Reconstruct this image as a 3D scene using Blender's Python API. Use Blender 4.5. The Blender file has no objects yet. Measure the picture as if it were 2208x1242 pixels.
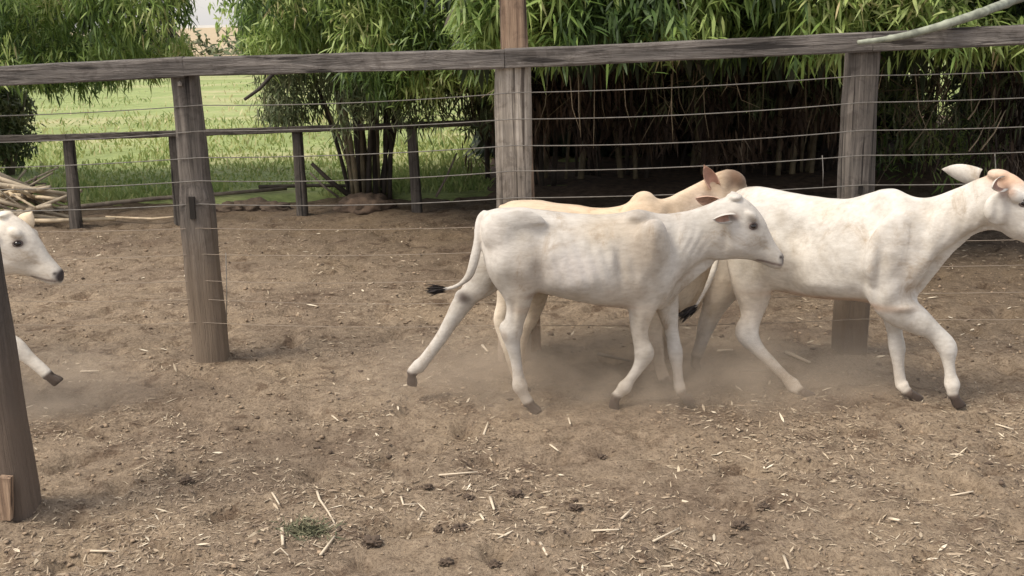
import bpy, bmesh, math, random
import numpy as np
from mathutils import Vector, Matrix, noise
random.seed(7); rng = np.random.default_rng(7)
S = bpy.context.scene
C = S.collection
R = math.radians

# ------------------------------------------------------------------ camera
F = 2300.0; W2, H2 = 1104.0, 621.0
CAMH = 1.70
PITCH = math.atan(585 / F); ROLL = 0.027
r0 = Vector((1, 0, 0)); u0 = Vector((0, math.sin(PITCH), math.cos(PITCH)))
FW = Vector((0, math.cos(PITCH), -math.sin(PITCH)))
RT = r0 * math.cos(ROLL) - u0 * math.sin(ROLL)
UP = r0 * math.sin(ROLL) + u0 * math.cos(ROLL)
CP = Vector((0, 0, CAMH))
cd = bpy.data.cameras.new('camera'); cam = bpy.data.objects.new('camera', cd); C.objects.link(cam)
cd.sensor_width = 36; cd.lens = F / 2208 * 36; cd.clip_end = 2000; cd.clip_start = 0.05
cam.matrix_world = Matrix(((RT.x, UP.x, -FW.x, CP.x), (RT.y, UP.y, -FW.y, CP.y), (RT.z, UP.z, -FW.z, CP.z), (0, 0, 0, 1)))
S.camera = cam

# ------------------------------------------------------------------ light
SUN_EL, SUN_AZ = R(56), R(246)      # azimuth clockwise from +Y
w = bpy.data.worlds.new('World'); S.world = w; w.use_nodes = True
nt = w.node_tree; bg = nt.nodes['Background']
sky = nt.nodes.new('ShaderNodeTexSky'); sky.sky_type = 'NISHITA'; sky.sun_disc = False
sky.sun_elevation = SUN_EL; sky.sun_rotation = SUN_AZ
sky.air_density = 1.0; sky.dust_density = 2.2; sky.ozone_density = 0.6
wb = nt.nodes.new('ShaderNodeMix'); wb.data_type = 'RGBA'; wb.blend_type = 'MULTIPLY'; wb.inputs[0].default_value = 1
wb.inputs[7].default_value = (1.07, 1.0, .93, 1); nt.links.new(sky.outputs[0], wb.inputs[6]); 
cm = nt.nodes.new('ShaderNodeMix'); cm.data_type = 'RGBA'; cl = nt.nodes.new('ShaderNodeTexNoise'); cl.inputs['Scale'].default_value = 2.2; cl.inputs['Detail'].default_value = 6
cr_ = nt.nodes.new('ShaderNodeMapRange'); cr_.inputs[1].default_value = .3; cr_.inputs[2].default_value = .7; cr_.inputs[3].default_value = .45; cr_.inputs[4].default_value = .85
nt.links.new(cl.outputs['Fac'], cr_.inputs[0]); nt.links.new(cr_.outputs[0], cm.inputs[0]); nt.links.new(wb.outputs[2], cm.inputs[6]); cm.inputs[7].default_value = (4.9, 4.75, 4.75, 1)   # thin bright cloud
nt.links.new(cm.outputs[2], bg.inputs[0]); bg.inputs[1].default_value = 0.12
sd = bpy.data.lights.new('sun', 'SUN'); sd.energy = 2.1; sd.angle = R(22); sd.color = (1, 0.92, 0.80)
so = bpy.data.objects.new('sun', sd); C.objects.link(so)
dirv = Vector((math.sin(SUN_AZ) * math.cos(SUN_EL), math.cos(SUN_AZ) * math.cos(SUN_EL), math.sin(SUN_EL)))
so.rotation_euler = dirv.to_track_quat('Z', 'Y').to_euler()
S.view_settings.view_transform = 'Standard'; S.view_settings.look = 'None'
S.view_settings.exposure = 0.95; S.view_settings.gamma = 1
S.cycles.max_bounces = 6; S.cycles.volume_bounces = 1; S.cycles.volume_step_rate = 1.0

# ------------------------------------------------------------------ projection helpers (photo pixel -> place)
def ray(px, py): return FW + RT * ((px - W2) / F) + UP * ((H2 - py) / F)
def P(px, py, Y):
    d = ray(px, py); return CP + d * (Y / d.y)
def G(px, py):
    d = ray(px, py); return CP + d * (-CP.z / d.z)

# ------------------------------------------------------------------ scene helpers
def tag(o, label=None, cat=None, group=None, kind=None):
    if label: o['label'] = label
    if cat: o['category'] = cat
    if group: o['group'] = group
    if kind: o['kind'] = kind
    return o
def empty(name, loc, label=None, cat=None, group=None):
    o = bpy.data.objects.new(name, None); C.objects.link(o); o.location = loc; o.empty_display_size = 0.1
    return tag(o, label, cat, group)
def link(name, me, mat=None, parent=None, origin=None):
    if mat:
        for m in (mat if isinstance(mat, (list, tuple)) else [mat]): me.materials.append(m)
    o = bpy.data.objects.new(name, me); C.objects.link(o)
    if origin is None: origin = parent.location.copy() if parent else Vector((0, 0, 0))
    me.transform(Matrix.Translation(-Vector(origin)))
    if parent:
        o.parent = parent; o.location = Vector(origin) - wloc(parent)
    else: o.location = origin
    return o
def wloc(o):
    v = o.location.copy()
    while o.parent: o = o.parent; v += o.location
    return v
def child(name, me, mat, parent): return link(name, me, mat, parent, wloc(parent))
def mesh(name, verts, faces, smooth=True):
    me = bpy.data.meshes.new(name); me.from_pydata([tuple(v) for v in verts], [], faces); me.update()
    if smooth: me.polygons.foreach_set('use_smooth', [True] * len(me.polygons))
    return me
class MB:
    def __init__(s): s.v = []; s.f = []
    def add(s, v, f):
        n = len(s.v); s.v += [Vector(a) for a in v]; s.f += [tuple(i + n for i in q) for q in f]
    def box(s, a, b, w, h, upv=Vector((0, 0, 1)), taper=1.0):
        a = Vector(a); b = Vector(b); d = (b - a).normalized(); sd_ = d.cross(upv)
        sd_ = sd_.normalized() if sd_.length > 1e-4 else Vector((1, 0, 0)); u = sd_.cross(d)
        v = []
        for p, k in ((a, 1), (b, taper)):
            for i, j in ((-1, -1), (1, -1), (1, 1), (-1, 1)): v.append(p + sd_ * (i * w / 2 * k) + u * (j * h / 2 * k))
        s.add(v, [(3, 2, 1, 0), (4, 5, 6, 7), (0, 1, 5, 4), (1, 2, 6, 5), (2, 3, 7, 6), (3, 0, 4, 7)])
    def tube(s, pts, rad, n=8, sq=1.0):
        pts = [Vector(p) for p in pts]; v = []; f = []; ref = None
        for i, p in enumerate(pts):
            d = (pts[min(i + 1, len(pts) - 1)] - pts[max(i - 1, 0)]).normalized()
            if ref is None: ref = Vector((0, 0, 1)) if abs(d.z) < .8 else Vector((1, 0, 0))
            a = d.cross(ref).normalized(); b = d.cross(a); ref = -b if False else ref
            r = rad[i] if hasattr(rad, '__len__') else rad
            for k in range(n):
                t = 2 * math.pi * k / n; v.append(p + a * (r * math.cos(t)) + b * (r * sq * math.sin(t)))
        for i in range(len(pts) - 1):
            for k in range(n):
                f.append((i * n + k, i * n + (k + 1) % n, (i + 1) * n + (k + 1) % n, (i + 1) * n + k))
        f.append(tuple(range(n))[::-1]); f.append(tuple((len(pts) - 1) * n + k for k in range(n)))
        s.add(v, f)
    def mesh(s, name, smooth=True): return mesh(name, s.v, s.f, smooth)

def blobmesh(c, rx, ry, rz, seed, amp=.35, sub=4):
    bm = bmesh.new(); bmesh.ops.create_icosphere(bm, subdivisions=sub, radius=1)
    for v in bm.verts:
        k = 1 + amp * noise.noise(v.co * 2.2 + Vector((seed, 0, 0))) + amp * .5 * noise.noise(v.co * 6 + Vector((seed, 0, 0)))
        v.co = Vector((v.co.x * rx * k, v.co.y * ry * k, max(v.co.z, -.3) * rz * k)) + Vector(c)
    me = bpy.data.meshes.new('blob'); bm.to_mesh(me); bm.free(); me.polygons.foreach_set('use_smooth', [True] * len(me.polygons)); return me

# ------------------------------------------------------------------ materials
def mat(name):
    m = bpy.data.materials.new(name); m.use_nodes = True; n = m.node_tree
    return m, n, n.nodes['Principled BSDF'], n.nodes, n.links
def ramp(nodes, stops):
    r = nodes.new('ShaderNodeValToRGB'); e = r.color_ramp.elements
    while len(e) < len(stops): e.new(0.5)
    for i, (p, c) in enumerate(stops): e[i].position = p; e[i].color = (*c, 1)
    return r
def noi(nodes, links, scale, detail=5, rough=.55, vec=None, dist=0):
    n = nodes.new('ShaderNodeTexNoise'); n.inputs['Scale'].default_value = scale; n.inputs['Detail'].default_value = detail
    n.inputs['Roughness'].default_value = rough; n.inputs['Distortion'].default_value = dist
    if vec is not None: links.new(vec, n.inputs['Vector'])
    return n
def coords(nodes, links, sc=(1, 1, 1), kind='Object', rot=(0, 0, 0)):
    t = nodes.new('ShaderNodeTexCoord'); m = nodes.new('ShaderNodeMapping'); m.inputs['Scale'].default_value = sc
    m.inputs['Rotation'].default_value = rot
    links.new(t.outputs[kind], m.inputs[0]); return m.outputs[0]
def bump(nodes, links, h, p, strength=.5, dist=.01):
    b = nodes.new('ShaderNodeBump'); b.inputs['Strength'].default_value = strength; b.inputs['Distance'].default_value = dist
    links.new(h, b.inputs['Height']); links.new(b.outputs[0], p.inputs['Normal'])
def mixc(nodes, links, fac, a, b, mode='MIX'):
    m = nodes.new('ShaderNodeMix'); m.data_type = 'RGBA'; m.blend_type = mode
    for i, x in ((0, fac), (6, a), (7, b)):
        if hasattr(x, 'is_linked') or isinstance(x, bpy.types.NodeSocket): links.new(x, m.inputs[i])
        elif i == 0: m.inputs[0].default_value = x
        else: m.inputs[i].default_value = (*x, 1)
    return m.outputs[2]

def wood_mat(name, c0, c1, c2, axis=2, base_dirt=None):
    m, n, p, N, L = mat(name)
    sc = [46, 46, 46]; sc[axis] = 1.9
    v = coords(N, L, sc); a = noi(N, L, 1.0, 8, .65, v, .4)
    sc2 = [4, 4, 4]; sc2[axis] = 1.2
    v2 = coords(N, L, sc2); b = noi(N, L, 1.3, 4, .6, v2)
    r = ramp(N, [(.30, c0), (.5, c1), (.72, c2)]); L.new(a.outputs['Fac'], r.inputs[0])
    r2 = ramp(N, [(.35, (.62, .58, .55)), (.65, (1.15, 1.1, 1.05))]); L.new(b.outputs['Fac'], r2.inputs[0])
    col = mixc(N, L, 1.0, r.outputs[0], r2.outputs[0], 'MULTIPLY')
    # drying cracks
    sc3 = [40, 40, 40]; sc3[axis] = .9
    w3 = noi(N, L, 1.0, 3, .5, coords(N, L, sc3), .2)
    r3 = ramp(N, [(.36, (.2, .18, .17)), (.42, (1, 1, 1))]); L.new(w3.outputs['Fac'], r3.inputs[0])
    col = mixc(N, L, 1.0, col, r3.outputs[0], 'MULTIPLY')
    bl = noi(N, L, 13, 5, .7, coords(N, L), .5); rb = ramp(N, [(.38, (.62, .60, .58)), (.48, (1, 1, 1)), (.62, (1.02, 1.02, 1.0)), (.70, (1.35, 1.36, 1.32))]); L.new(bl.outputs['Fac'], rb.inputs[0])
    col = mixc(N, L, .8, col, rb.outputs[0], 'MULTIPLY')     # lichen and stains
    if base_dirt:   # soil splashed on the foot of the post
        g = N.new('ShaderNodeNewGeometry'); sx = N.new('ShaderNodeSeparateXYZ'); L.new(g.outputs['Position'], sx.inputs[0])
        ad = N.new('ShaderNodeMath'); ad.operation = 'MULTIPLY_ADD'; L.new(b.outputs['Fac'], ad.inputs[0]); ad.inputs[1].default_value = -.7; L.new(sx.outputs[2], ad.inputs[2])
        rr = ramp(N, [(0.0, (1, 1, 1)), (.45, (0, 0, 0))]); L.new(ad.outputs[0], rr.inputs[0])
        col = mixc(N, L, rr.outputs[0], col, base_dirt)
    L.new(col, p.inputs['Base Color']); p.inputs['Roughness'].default_value = .85
    bump(N, L, a.outputs['Fac'], p, 1.0, .02)
    return m
M_POST = wood_mat('weathered_wood', (.055, .05, .045), (.12, .108, .098), (.23, .21, .19), 2, (.19, .145, .105))
M_NEAR = wood_mat('near_post_wood', (.045, .04, .036), (.10, .087, .078), (.19, .17, .155), 2, (.14, .105, .08))
M_RAIL = wood_mat('weathered_rail', (.08, .075, .072), (.15, .14, .133), (.26, .245, .232), 0)
M_POLE = wood_mat('tan_pole_wood', (.13, .085, .06), (.33, .235, .165), (.46, .35, .26), 2)
M_PALE = wood_mat('pale_post_wood', (.15, .135, .12), (.37, .34, .30), (.60, .565, .52), 2, (.31, .245, .19))
M_BACK = wood_mat('dark_wood', (.04, .036, .032), (.085, .076, .068), (.15, .135, .12), 2)
M_BACKR = wood_mat('dark_rail', (.045, .04, .035), (.09, .08, .07), (.15, .135, .12), 0)

def simple(name, c, rough=.7, var=.35, scale=20, metal=0):
    m, n, p, N, L = mat(name)
    a = noi(N, L, scale, 5, .6, coords(N, L)); r = ramp(N, [(.3, tuple(x * (1 - var) for x in c)), (.7, tuple(x * (1 + var) for x in c))])
    L.new(a.outputs['Fac'], r.inputs[0]); L.new(r.outputs[0], p.inputs['Base Color']); p.inputs['Roughness'].default_value = rough
    p.inputs['Metallic'].default_value = metal; bump(N, L, a.outputs['Fac'], p, .3, .004); return m
M_WIRE = simple('galvanised_wire', (.16, .147, .13), .7, .35, 30, .1)
M_WIRED = simple('dusty_wire', (.27, .22, .17), .8, .2, 30)
M_HOLE = simple('mortise_dark', (.02, .016, .013), .95, .2)
M_HOOF = simple('hoof', (.09, .065, .05), .6, .4, 30)
M_NOSE = simple('nose_skin', (.035, .028, .028), .4, .4, 60)
M_SWITCH = simple('tail_hair', (.02, .014, .012), .7, .5, 60)
M_BAMDRY = simple('dry_bamboo', (.50, .40, .27), .6, .35, 9)
M_BAMGRN = simple('grey_green_bamboo', (.23, .245, .19), .7, .5, 22)
M_BAMOLD = simple('old_bamboo', (.36, .30, .22), .8, .4, 9)
M_CHIP = simple('pale_chip', (.52, .44, .33), .7, .25, 14)
M_LOG = simple('grey_log', (.17, .14, .11), .85, .4, 12)
M_CLOD = simple('dark_clod', (.085, .06, .042), .95, .4, 30)
M_STUMP = simple('root_mass', (.11, .075, .052), .95, .5, 14)
m, n, p, N, L = mat('eye_dark'); p.inputs['Base Color'].default_value = (.012, .008, .006, 1); p.inputs['Roughness'].default_value = .12; M_EYE = m
m, n, p, N, L = mat('eyelid_skin'); p.inputs['Base Color'].default_value = (.10, .075, .065, 1); p.inputs['Roughness'].default_value = .6; M_LID = m

def rnd_mat(name, stops, rough=.55, trans=0.0):
    m, n, p, N, L = mat(name)
    at = N.new('ShaderNodeAttribute'); at.attribute_name = 'rnd'
    r = ramp(N, stops); L.new(at.outputs['Fac'], r.inputs[0]); L.new(r.outputs[0], p.inputs['Base Color'])
    p.inputs['Roughness'].default_value = rough
    if trans:
        tr = N.new('ShaderNodeBsdfTranslucent'); mx = N.new('ShaderNodeMixShader'); mx.inputs[0].default_value = trans
        L.new(r.outputs[0], tr.inputs[0]); L.new(p.outputs[0], mx.inputs[1]); L.new(tr.outputs[0], mx.inputs[2])
        L.new(mx.outputs[0], N['Material Output'].inputs[0])
    return m
M_LEAF = rnd_mat('bamboo_leaves', [(0, (.035, .065, .02)), (.22, (.09, .155, .04)), (.48, (.20, .30, .07)), (.78, (.36, .46, .14)), (.93, (.45, .50, .20)), (1, (.52, .44, .24))], .5, .38)
M_LEAFD = rnd_mat('shaded_bamboo_leaves', [(0, (.02, .035, .018)), (.5, (.04, .06, .028)), (.85, (.06, .05, .03)), (1, (.12, .09, .055))], .7, .1)  # shaded copy of the bamboo leaves, grove darkness put into the colour
M_DEAD = rnd_mat('dead_bamboo_leaves', [(0, (.02, .012, .008)), (.6, (.06, .036, .022)), (.95, (.12, .08, .05)), (1, (.26, .2, .14))], .85)
M_SHRUB = rnd_mat('shrub_leaves', [(0, (.04, .06, .025)), (.5, (.09, .12, .05)), (1, (.17, .17, .08))], .6, .25)
M_GRASS = rnd_mat('grass_blades', [(0, (.14, .21, .06)), (.45, (.25, .315, .10)), (.8, (.42, .44, .17)), (1, (.55, .5, .28))], .6, .35)
M_STRAW = rnd_mat('straw_litter', [(0, (.12, .085, .06)), (.5, (.28, .215, .15)), (.85, (.46, .38, .27)), (1, (.72, .64, .50))], .8)

# ground
m, n, p, N, L = mat('trampled_soil')
v = coords(N, L); a = noi(N, L, 1.1, 5, .6, v); b = noi(N, L, 22, 8, .72, v, .3); c = noi(N, L, 90, 4, .7, v)
r = ramp(N, [(.25, (.165, .127, .090)), (.55, (.305, .240, .174)), (.8, (.455, .37, .275))]); L.new(b.outputs['Fac'], r.inputs[0])
r2 = ramp(N, [(.3, (.62, .58, .57)), (.48, (.95, .94, .93)), (.72, (1.18, 1.16, 1.10))]); L.new(a.outputs['Fac'], r2.inputs[0])
col = mixc(N, L, 1, r.outputs[0], r2.outputs[0], 'MULTIPLY')
r3 = ramp(N, [(.36, (.5, .46, .44)), (.5, (1, 1, 1)), (.72, (1.2, 1.18, 1.15))]); L.new(c.outputs['Fac'], r3.inputs[0])
col = mixc(N, L, .8, col, r3.outputs[0], 'MULTIPLY')
d_ = noi(N, L, 7, 5, .7, coords(N, L), .6); r4 = ramp(N, [(.36, (.52, .47, .45)), (.46, (.93, .92, .91)), (.6, (1.02, 1.02, 1.02)), (.72, (1.2, 1.19, 1.16))]); L.new(d_.outputs['Fac'], r4.inputs[0])
col = mixc(N, L, .9, col, r4.outputs[0], 'MULTIPLY')
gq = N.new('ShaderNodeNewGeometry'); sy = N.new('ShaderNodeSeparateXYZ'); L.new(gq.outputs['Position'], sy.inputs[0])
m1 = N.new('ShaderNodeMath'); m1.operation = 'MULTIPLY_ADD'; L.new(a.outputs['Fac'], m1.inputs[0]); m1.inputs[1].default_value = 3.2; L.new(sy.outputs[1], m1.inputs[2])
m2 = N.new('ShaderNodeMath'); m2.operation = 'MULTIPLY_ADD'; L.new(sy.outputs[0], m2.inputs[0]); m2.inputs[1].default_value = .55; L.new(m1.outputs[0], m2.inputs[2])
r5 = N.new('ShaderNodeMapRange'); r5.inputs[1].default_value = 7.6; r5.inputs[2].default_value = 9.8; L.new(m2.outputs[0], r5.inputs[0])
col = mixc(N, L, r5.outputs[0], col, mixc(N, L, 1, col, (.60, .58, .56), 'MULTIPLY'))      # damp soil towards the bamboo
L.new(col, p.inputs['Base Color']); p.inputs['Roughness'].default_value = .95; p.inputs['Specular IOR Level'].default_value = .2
ad = N.new('ShaderNodeMath'); ad.operation = 'MULTIPLY_ADD'; L.new(c.outputs['Fac'], ad.inputs[0]); ad.inputs[1].default_value = .35; L.new(b.outputs['Fac'], ad.inputs[2])
bump(N, L, ad.outputs[0], p, .9, .03); M_SOIL = m
m, n, p, N, L = mat('pasture')
v = coords(N, L, (.22, .5, 1)); a = noi(N, L, 1.0, 6, .65, v); b = noi(N, L, 9, 6, .7, coords(N, L, (.5, 1.4, 1)))
r = ramp(N, [(.32, (.20, .25, .08)), (.5, (.27, .335, .125)), (.68, (.42, .40, .22))]); L.new(a.outputs['Fac'], r.inputs[0])
r2 = ramp(N, [(.3, (.6, .62, .55)), (.7, (1.25, 1.2, 1.15))]); L.new(b.outputs['Fac'], r2.inputs[0])
col = mixc(N, L, 1, r.outputs[0], r2.outputs[0], 'MULTIPLY')
g = N.new('ShaderNodeNewGeometry'); sx = N.new('ShaderNodeSeparateXYZ'); L.new(g.outputs['Position'], sx.inputs[0])
mr = N.new('ShaderNodeMapRange'); mr.inputs[1].default_value = 32; mr.inputs[2].default_value = 60; L.new(sx.outputs[1], mr.inputs[0])
dry = ramp(N, [(.3, (.30, .22, .13)), (.7, (.46, .38, .25))]); L.new(a.outputs['Fac'], dry.inputs[0])
col = mixc(N, L, mr.outputs[0], col, dry.outputs[0])
L.new(col, p.inputs['Base Color']); p.inputs['Roughness'].default_value = .95; bump(N, L, b.outputs['Fac'], p, .8, .06); M_FIELD = m

# ------------------------------------------------------------------ ground
POSTS = [tuple(G(*q)[:2]) for q in ((457, 783), (1108, 780), (1832, 772), (42, 1112))]
def gz(x, y):
    q = Vector((x, y, 0))
    h = .022 * noise.noise(q * 1.7) + .012 * noise.noise(q * 5 + Vector((3, 1, 0))) + .008 * noise.noise(q * 13) 
    if y < 8: h += .014 * abs(noise.noise(q * 22)) + .008 * noise.noise(q * 45)
    for (bx, by) in POSTS: h += .035 * math.exp(-((x - bx) ** 2 + (y - by) ** 2) / .022)
    t = noise.noise(q * 7 + Vector((9, 9, 0)))
    if t > .22: h -= (t - .22) * .14       # hoof prints
    return h
ys = list(np.arange(1.2, 4.2, .022)) + list(np.arange(4.2, 6.5, .035)) + list(np.arange(6.5, 10.9, .08))
NX = 240; V = []; FA = []
for y in ys:
    hw = 1.2 + y * .62 + .4
    for i in range(NX):
        x = -hw + 2 * hw * i / (NX - 1); e = 0
        V.append((x, y, gz(x, y)))
for j in range(len(ys) - 1):
    for i in range(NX - 1):
        k = j * NX + i; FA.append((k, k + 1, k + 1 + NX, k + NX))
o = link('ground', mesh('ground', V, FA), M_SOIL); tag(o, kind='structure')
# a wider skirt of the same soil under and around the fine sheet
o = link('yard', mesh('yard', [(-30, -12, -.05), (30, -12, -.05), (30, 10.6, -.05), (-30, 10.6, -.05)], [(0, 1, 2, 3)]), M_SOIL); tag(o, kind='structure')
# pasture sheet, rising imperceptibly behind the yard, to the horizon
fy = [10.25, 10.5, 10.9, 11.5, 12.5, 14, 17, 21, 27, 35, 50, 80, 140, 260, 520, 1100]; V = []; FA = []; NX = 90
def fz(x, y): return .03 + .05 * noise.noise(Vector((x * .5, y * .5, 3))) + .02 * min((y - 10) / 10, 1)
for j, y in enumerate(fy):
    for i in range(NX):
        x = (-1 + 2 * i / (NX - 1)) * (10 + y * 1.0)
        yy = y + (.35 * noise.noise(Vector((x * .9, 0, 0))) + .12 * noise.noise(Vector((x * 4, 0, 0))) if j < 2 else 0)
        z = fz(x, y) - (.13 if j == 0 else 0)
        V.append((x, yy, z if y < 60 else .05))
for j in range(len(fy) - 1):
    for i in range(NX - 1):
        k = j * NX + i; FA.append((k, k + 1, k + 1 + NX, k + NX))
o = link('field', mesh('field', V, FA), M_FIELD); tag(o, kind='structure')
# leaf littered soil under the grove
V = []; FA = []
for j in range(24):
    for i in range(60):
        x = -.35 + 9 * i / 59; y = 9.9 + 6.5 * j / 23; ed = .25 * noise.noise(Vector((x * 1.2, y * 1.2, 4)))
        V.append((x + (ed if i == 0 else 0), y, (-.04 if j == 0 else .02 if j == 1 else .06) + .06 * noise.noise(Vector((x * 2, y * 2, 0))) - (.1 if i == 0 else 0)))
for j in range(23):
    for i in range(59): k = j * 60 + i; FA.append((k, k + 1, k + 61, k + 60))
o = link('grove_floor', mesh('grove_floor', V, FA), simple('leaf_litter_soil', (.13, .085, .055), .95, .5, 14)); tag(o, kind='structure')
# far hills, distance haze put into their pale colour
V = []; FA = []; n_ = 80
for i in range(n_):
    x = -500 + 1000 * i / (n_ - 1); h = 2.0 + 2.0 * noise.noise(Vector((x * .012, 5, 0)))
    V += [(x, 640, -1), (x, 660, h * .7), (x, 760, h), (x, 1000, -1)]
for i in range(n_ - 1):
    for k in range(3): a = i * 4 + k; FA.append((a, a + 4, a + 5, a + 1))
o = link('hills', mesh('hills', V, FA), simple('hazy_hills', (.42, .40, .36), .95, .3, .05)); tag(o, kind='structure')

# ------------------------------------------------------------------ leaves (vectorised)
def leaf_mesh(name, base, d, nrm, ln, wd, droop, rnd, mt, parent=None, extra=None, origin=None):
    n = len(base); d = d / np.linalg.norm(d, axis=1, keepdims=True)
    s = np.cross(d, nrm); s /= np.linalg.norm(s, axis=1, keepdims=True) + 1e-9
    ln = ln[:, None]; wd = wd[:, None]; dz = np.zeros((n, 3)); dz[:, 2] = -1
    dr = droop[:, None] * ln * dz
    v = np.empty((n, 6, 3))
    v[:, 0] = base
    c1 = base + d * ln * .35 + dr * .12; c2 = base + d * ln * .7 + dr * .5
    v[:, 1] = c1 - s * wd * .5; v[:, 2] = c1 + s * wd * .5
    v[:, 3] = c2 + s * wd * .36; v[:, 4] = c2 - s * wd * .36
    v[:, 5] = base + d * ln + dr
    off = (np.arange(n) * 6)[:, None]
    loops = np.concatenate([off + np.array([[0, 2, 1]]), off + np.array([[1, 2, 3, 4]]), off + np.array([[4, 3, 5]])], axis=1).ravel()
    starts = (np.arange(n) * 10)[:, None] + np.array([[0, 3, 7]]); tot = np.tile([3, 4, 3], n)
    me = bpy.data.meshes.new(name); me.vertices.add(n * 6); me.vertices.foreach_set('co', v.ravel().astype(np.float32))
    me.loops.add(n * 10); me.loops.foreach_set('vertex_index', loops.astype(np.int32))
    me.polygons.add(n * 3); me.polygons.foreach_set('loop_start', starts.ravel().astype(np.int32)); me.polygons.foreach_set('loop_total', tot.astype(np.int32))
    me.update(calc_edges=True)
    at = me.attributes.new('rnd', 'FLOAT', 'POINT'); at.data.foreach_set('value', np.repeat(rnd, 6).astype(np.float32))
    if parent: return child(name, me, mt, parent)
    return link(name, me, mt, None, origin or (0, 0, 0))
def sprays(centres, nleaf=7, L0=.12, W0=.018, spread=.9, down=.55, jit=.05, clump=None):
    """fans of lance-shaped leaves hanging from twig ends"""
    c = np.repeat(centres, nleaf, axis=0); n = len(c)
    a = rng.uniform(0, 2 * np.pi, len(centres)); a = np.repeat(a, nleaf) + rng.normal(0, spread, n)
    el = np.repeat(rng.normal(-down, .45, len(centres)), nleaf) + rng.normal(0, .45, n)
    d = np.stack([np.cos(a) * np.cos(el), np.sin(a) * np.cos(el), np.sin(el)], 1)
    base = c + rng.normal(0, jit, (n, 3))
    nr = np.stack([rng.normal(0, .45, n), rng.normal(-.3, .45, n), np.ones(n)], 1)
    ln = L0 * rng.uniform(.55, 1.25, n); wd = W0 * rng.uniform(.7, 1.3, n)
    if clump is None: clump = np.clip(.5 + 1.1 * lump(centres, 1.6, seed=11) + .5 * lump(centres, 4.5, seed=2) + rng.normal(0, .16, len(centres)), 0, 1)
    cr = np.repeat(clump, nleaf)
    rn = np.clip(.72 * cr + .28 * rng.uniform(0, 1, n) + rng.normal(0, .05, n), 0, 1)
    return base, d, nr, ln, wd, rng.uniform(.1, .5, n), rn
def scat(n, x, y, z): return np.stack([rng.uniform(*x, n), rng.uniform(*y, n), rng.uniform(*z, n)], 1)
def lump(pts, s=.9, amp=.5, seed=0):
    return np.array([noise.noise(Vector((p[0] * s + seed, p[1] * s, p[2] * s * 1.3))) for p in pts])

def culm_mesh(base, top, r, bend, n=10, nodes=True, rings=8):
    mb = MB(); pts = []; rad = []; base = Vector(base); top = Vector(top)
    ln = (top - base).length; k = max(6, int(ln / .14))
    for i in range(k + 1):
        t = i / k; q = base.lerp(top, t) + Vector(bend) * (math.sin(t * math.pi * .5) ** 2 - t) * 1.0
        rr = r * (1 - .45 * t)
        pts.append(q); rad.append(rr * (1.16 if i % 2 == 0 and nodes else .97))
    mb.tube(pts, rad, rings); return mb.mesh('culm')

M_CULM = simple('bamboo_culm', (.17, .135, .08), .6, .5, 6)
M_CULMD = simple('dark_culm', (.04, .03, .022), .8, .5, 6)  # grove shade put into the culm colour; also used for dark dead wood

def clump(px, Y, label, culms, foliage, mats=(M_CULM,), group='bamboo clumps behind the corral', spread=.35, h=(3, 4.5), r=(.014, .03), lean=.9, dead=0, gx=None):
    b = Vector(P(px, 400, Y)); b.z = 0
    e = empty('bamboo_clump', b, label, 'bamboo', group)
    for i in range(culms):
        a = random.uniform(0, 6.28); q = b + Vector((math.cos(a) * spread * random.random(), math.sin(a) * spread * random.random() * .8, 0))
        dr = Vector((q.x - b.x, q.y - b.y, 0)) * lean / spread + Vector((random.gauss(0, .25), random.gauss(-.1, .2), 0))
        t = q + dr * random.uniform(.6, 1.3) + Vector((0, 0, random.uniform(*h)))
        child('culm', culm_mesh(q, t, random.uniform(*r), dr * .5), random.choice(mats), e)
    return e

def foliage(e, arr, mt, name='foliage'):
    base, d, nr, ln, wd, dr, rn = arr
    return leaf_mesh(name, base, d, nr, ln, wd, dr, rn, mt, e)
def region(n, pxa, pxb, Ya, Yb, zlow, zhigh, thr=-1, s=.9, seed=0):
    """points under/in a crown; zlow, zhigh may depend on pixel column"""
    out = []
    while len(out) < n:
        Y = random.uniform(Ya, Yb); px = random.uniform(pxa, pxb)
        x = P(px, 90, Y).x
        z = random.uniform(zlow(px, Y), zhigh(px, Y))
        if thr > -1 and noise.noise(Vector((x * s + seed, Y * s, z * s * 1.4))) < thr: continue
        out.append((x, Y, z))
    return np.array(out)
def zpx(px, py, Y): return P(px, py, Y).z
def wav(px, s=.012, a=1, seed=0): return a * noise.noise(Vector((px * s + seed, .3, 0)))

# middle clump (its culms stand between the short fence posts)
e = clump(795, 10.4, 'bamboo clump with a bundle of thin leaning culms between two short fence posts', 22, 0, (M_CULM, M_CULMD), spread=.24, lean=.75, h=(2.4, 3.6), r=(.012, .028))
lo = lambda px, Y: zpx(px, 190 + wav(px, .02, 80, 3) - max(0, 640 - px) * 1.0, Y)
A = region(5700, 530, 1120, 8.6, 11.8, lo, lambda px, Y: zpx(px, -160, Y), -.02, 1.5, 3)
foliage(e, sprays(A, 8, .11, .016), M_LEAF)
A = region(1300, 560, 1100, 9.2, 11.0, lambda px, Y: zpx(px, 265 + wav(px, .03, 60, 8), Y), lambda px, Y: zpx(px, 150, Y), .02, 2.0, 5)
foliage(e, sprays(A, 6, .10, .014, clump=rng.uniform(.3, 1, len(A))), M_SHRUB)
A = region(900, 560, 1120, 8.8, 12.5, lambda px, Y: zpx(px, -150, Y), lambda px, Y: 3.6)
foliage(e, sprays(A, 6, .26, .05), M_LEAFD)

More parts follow.
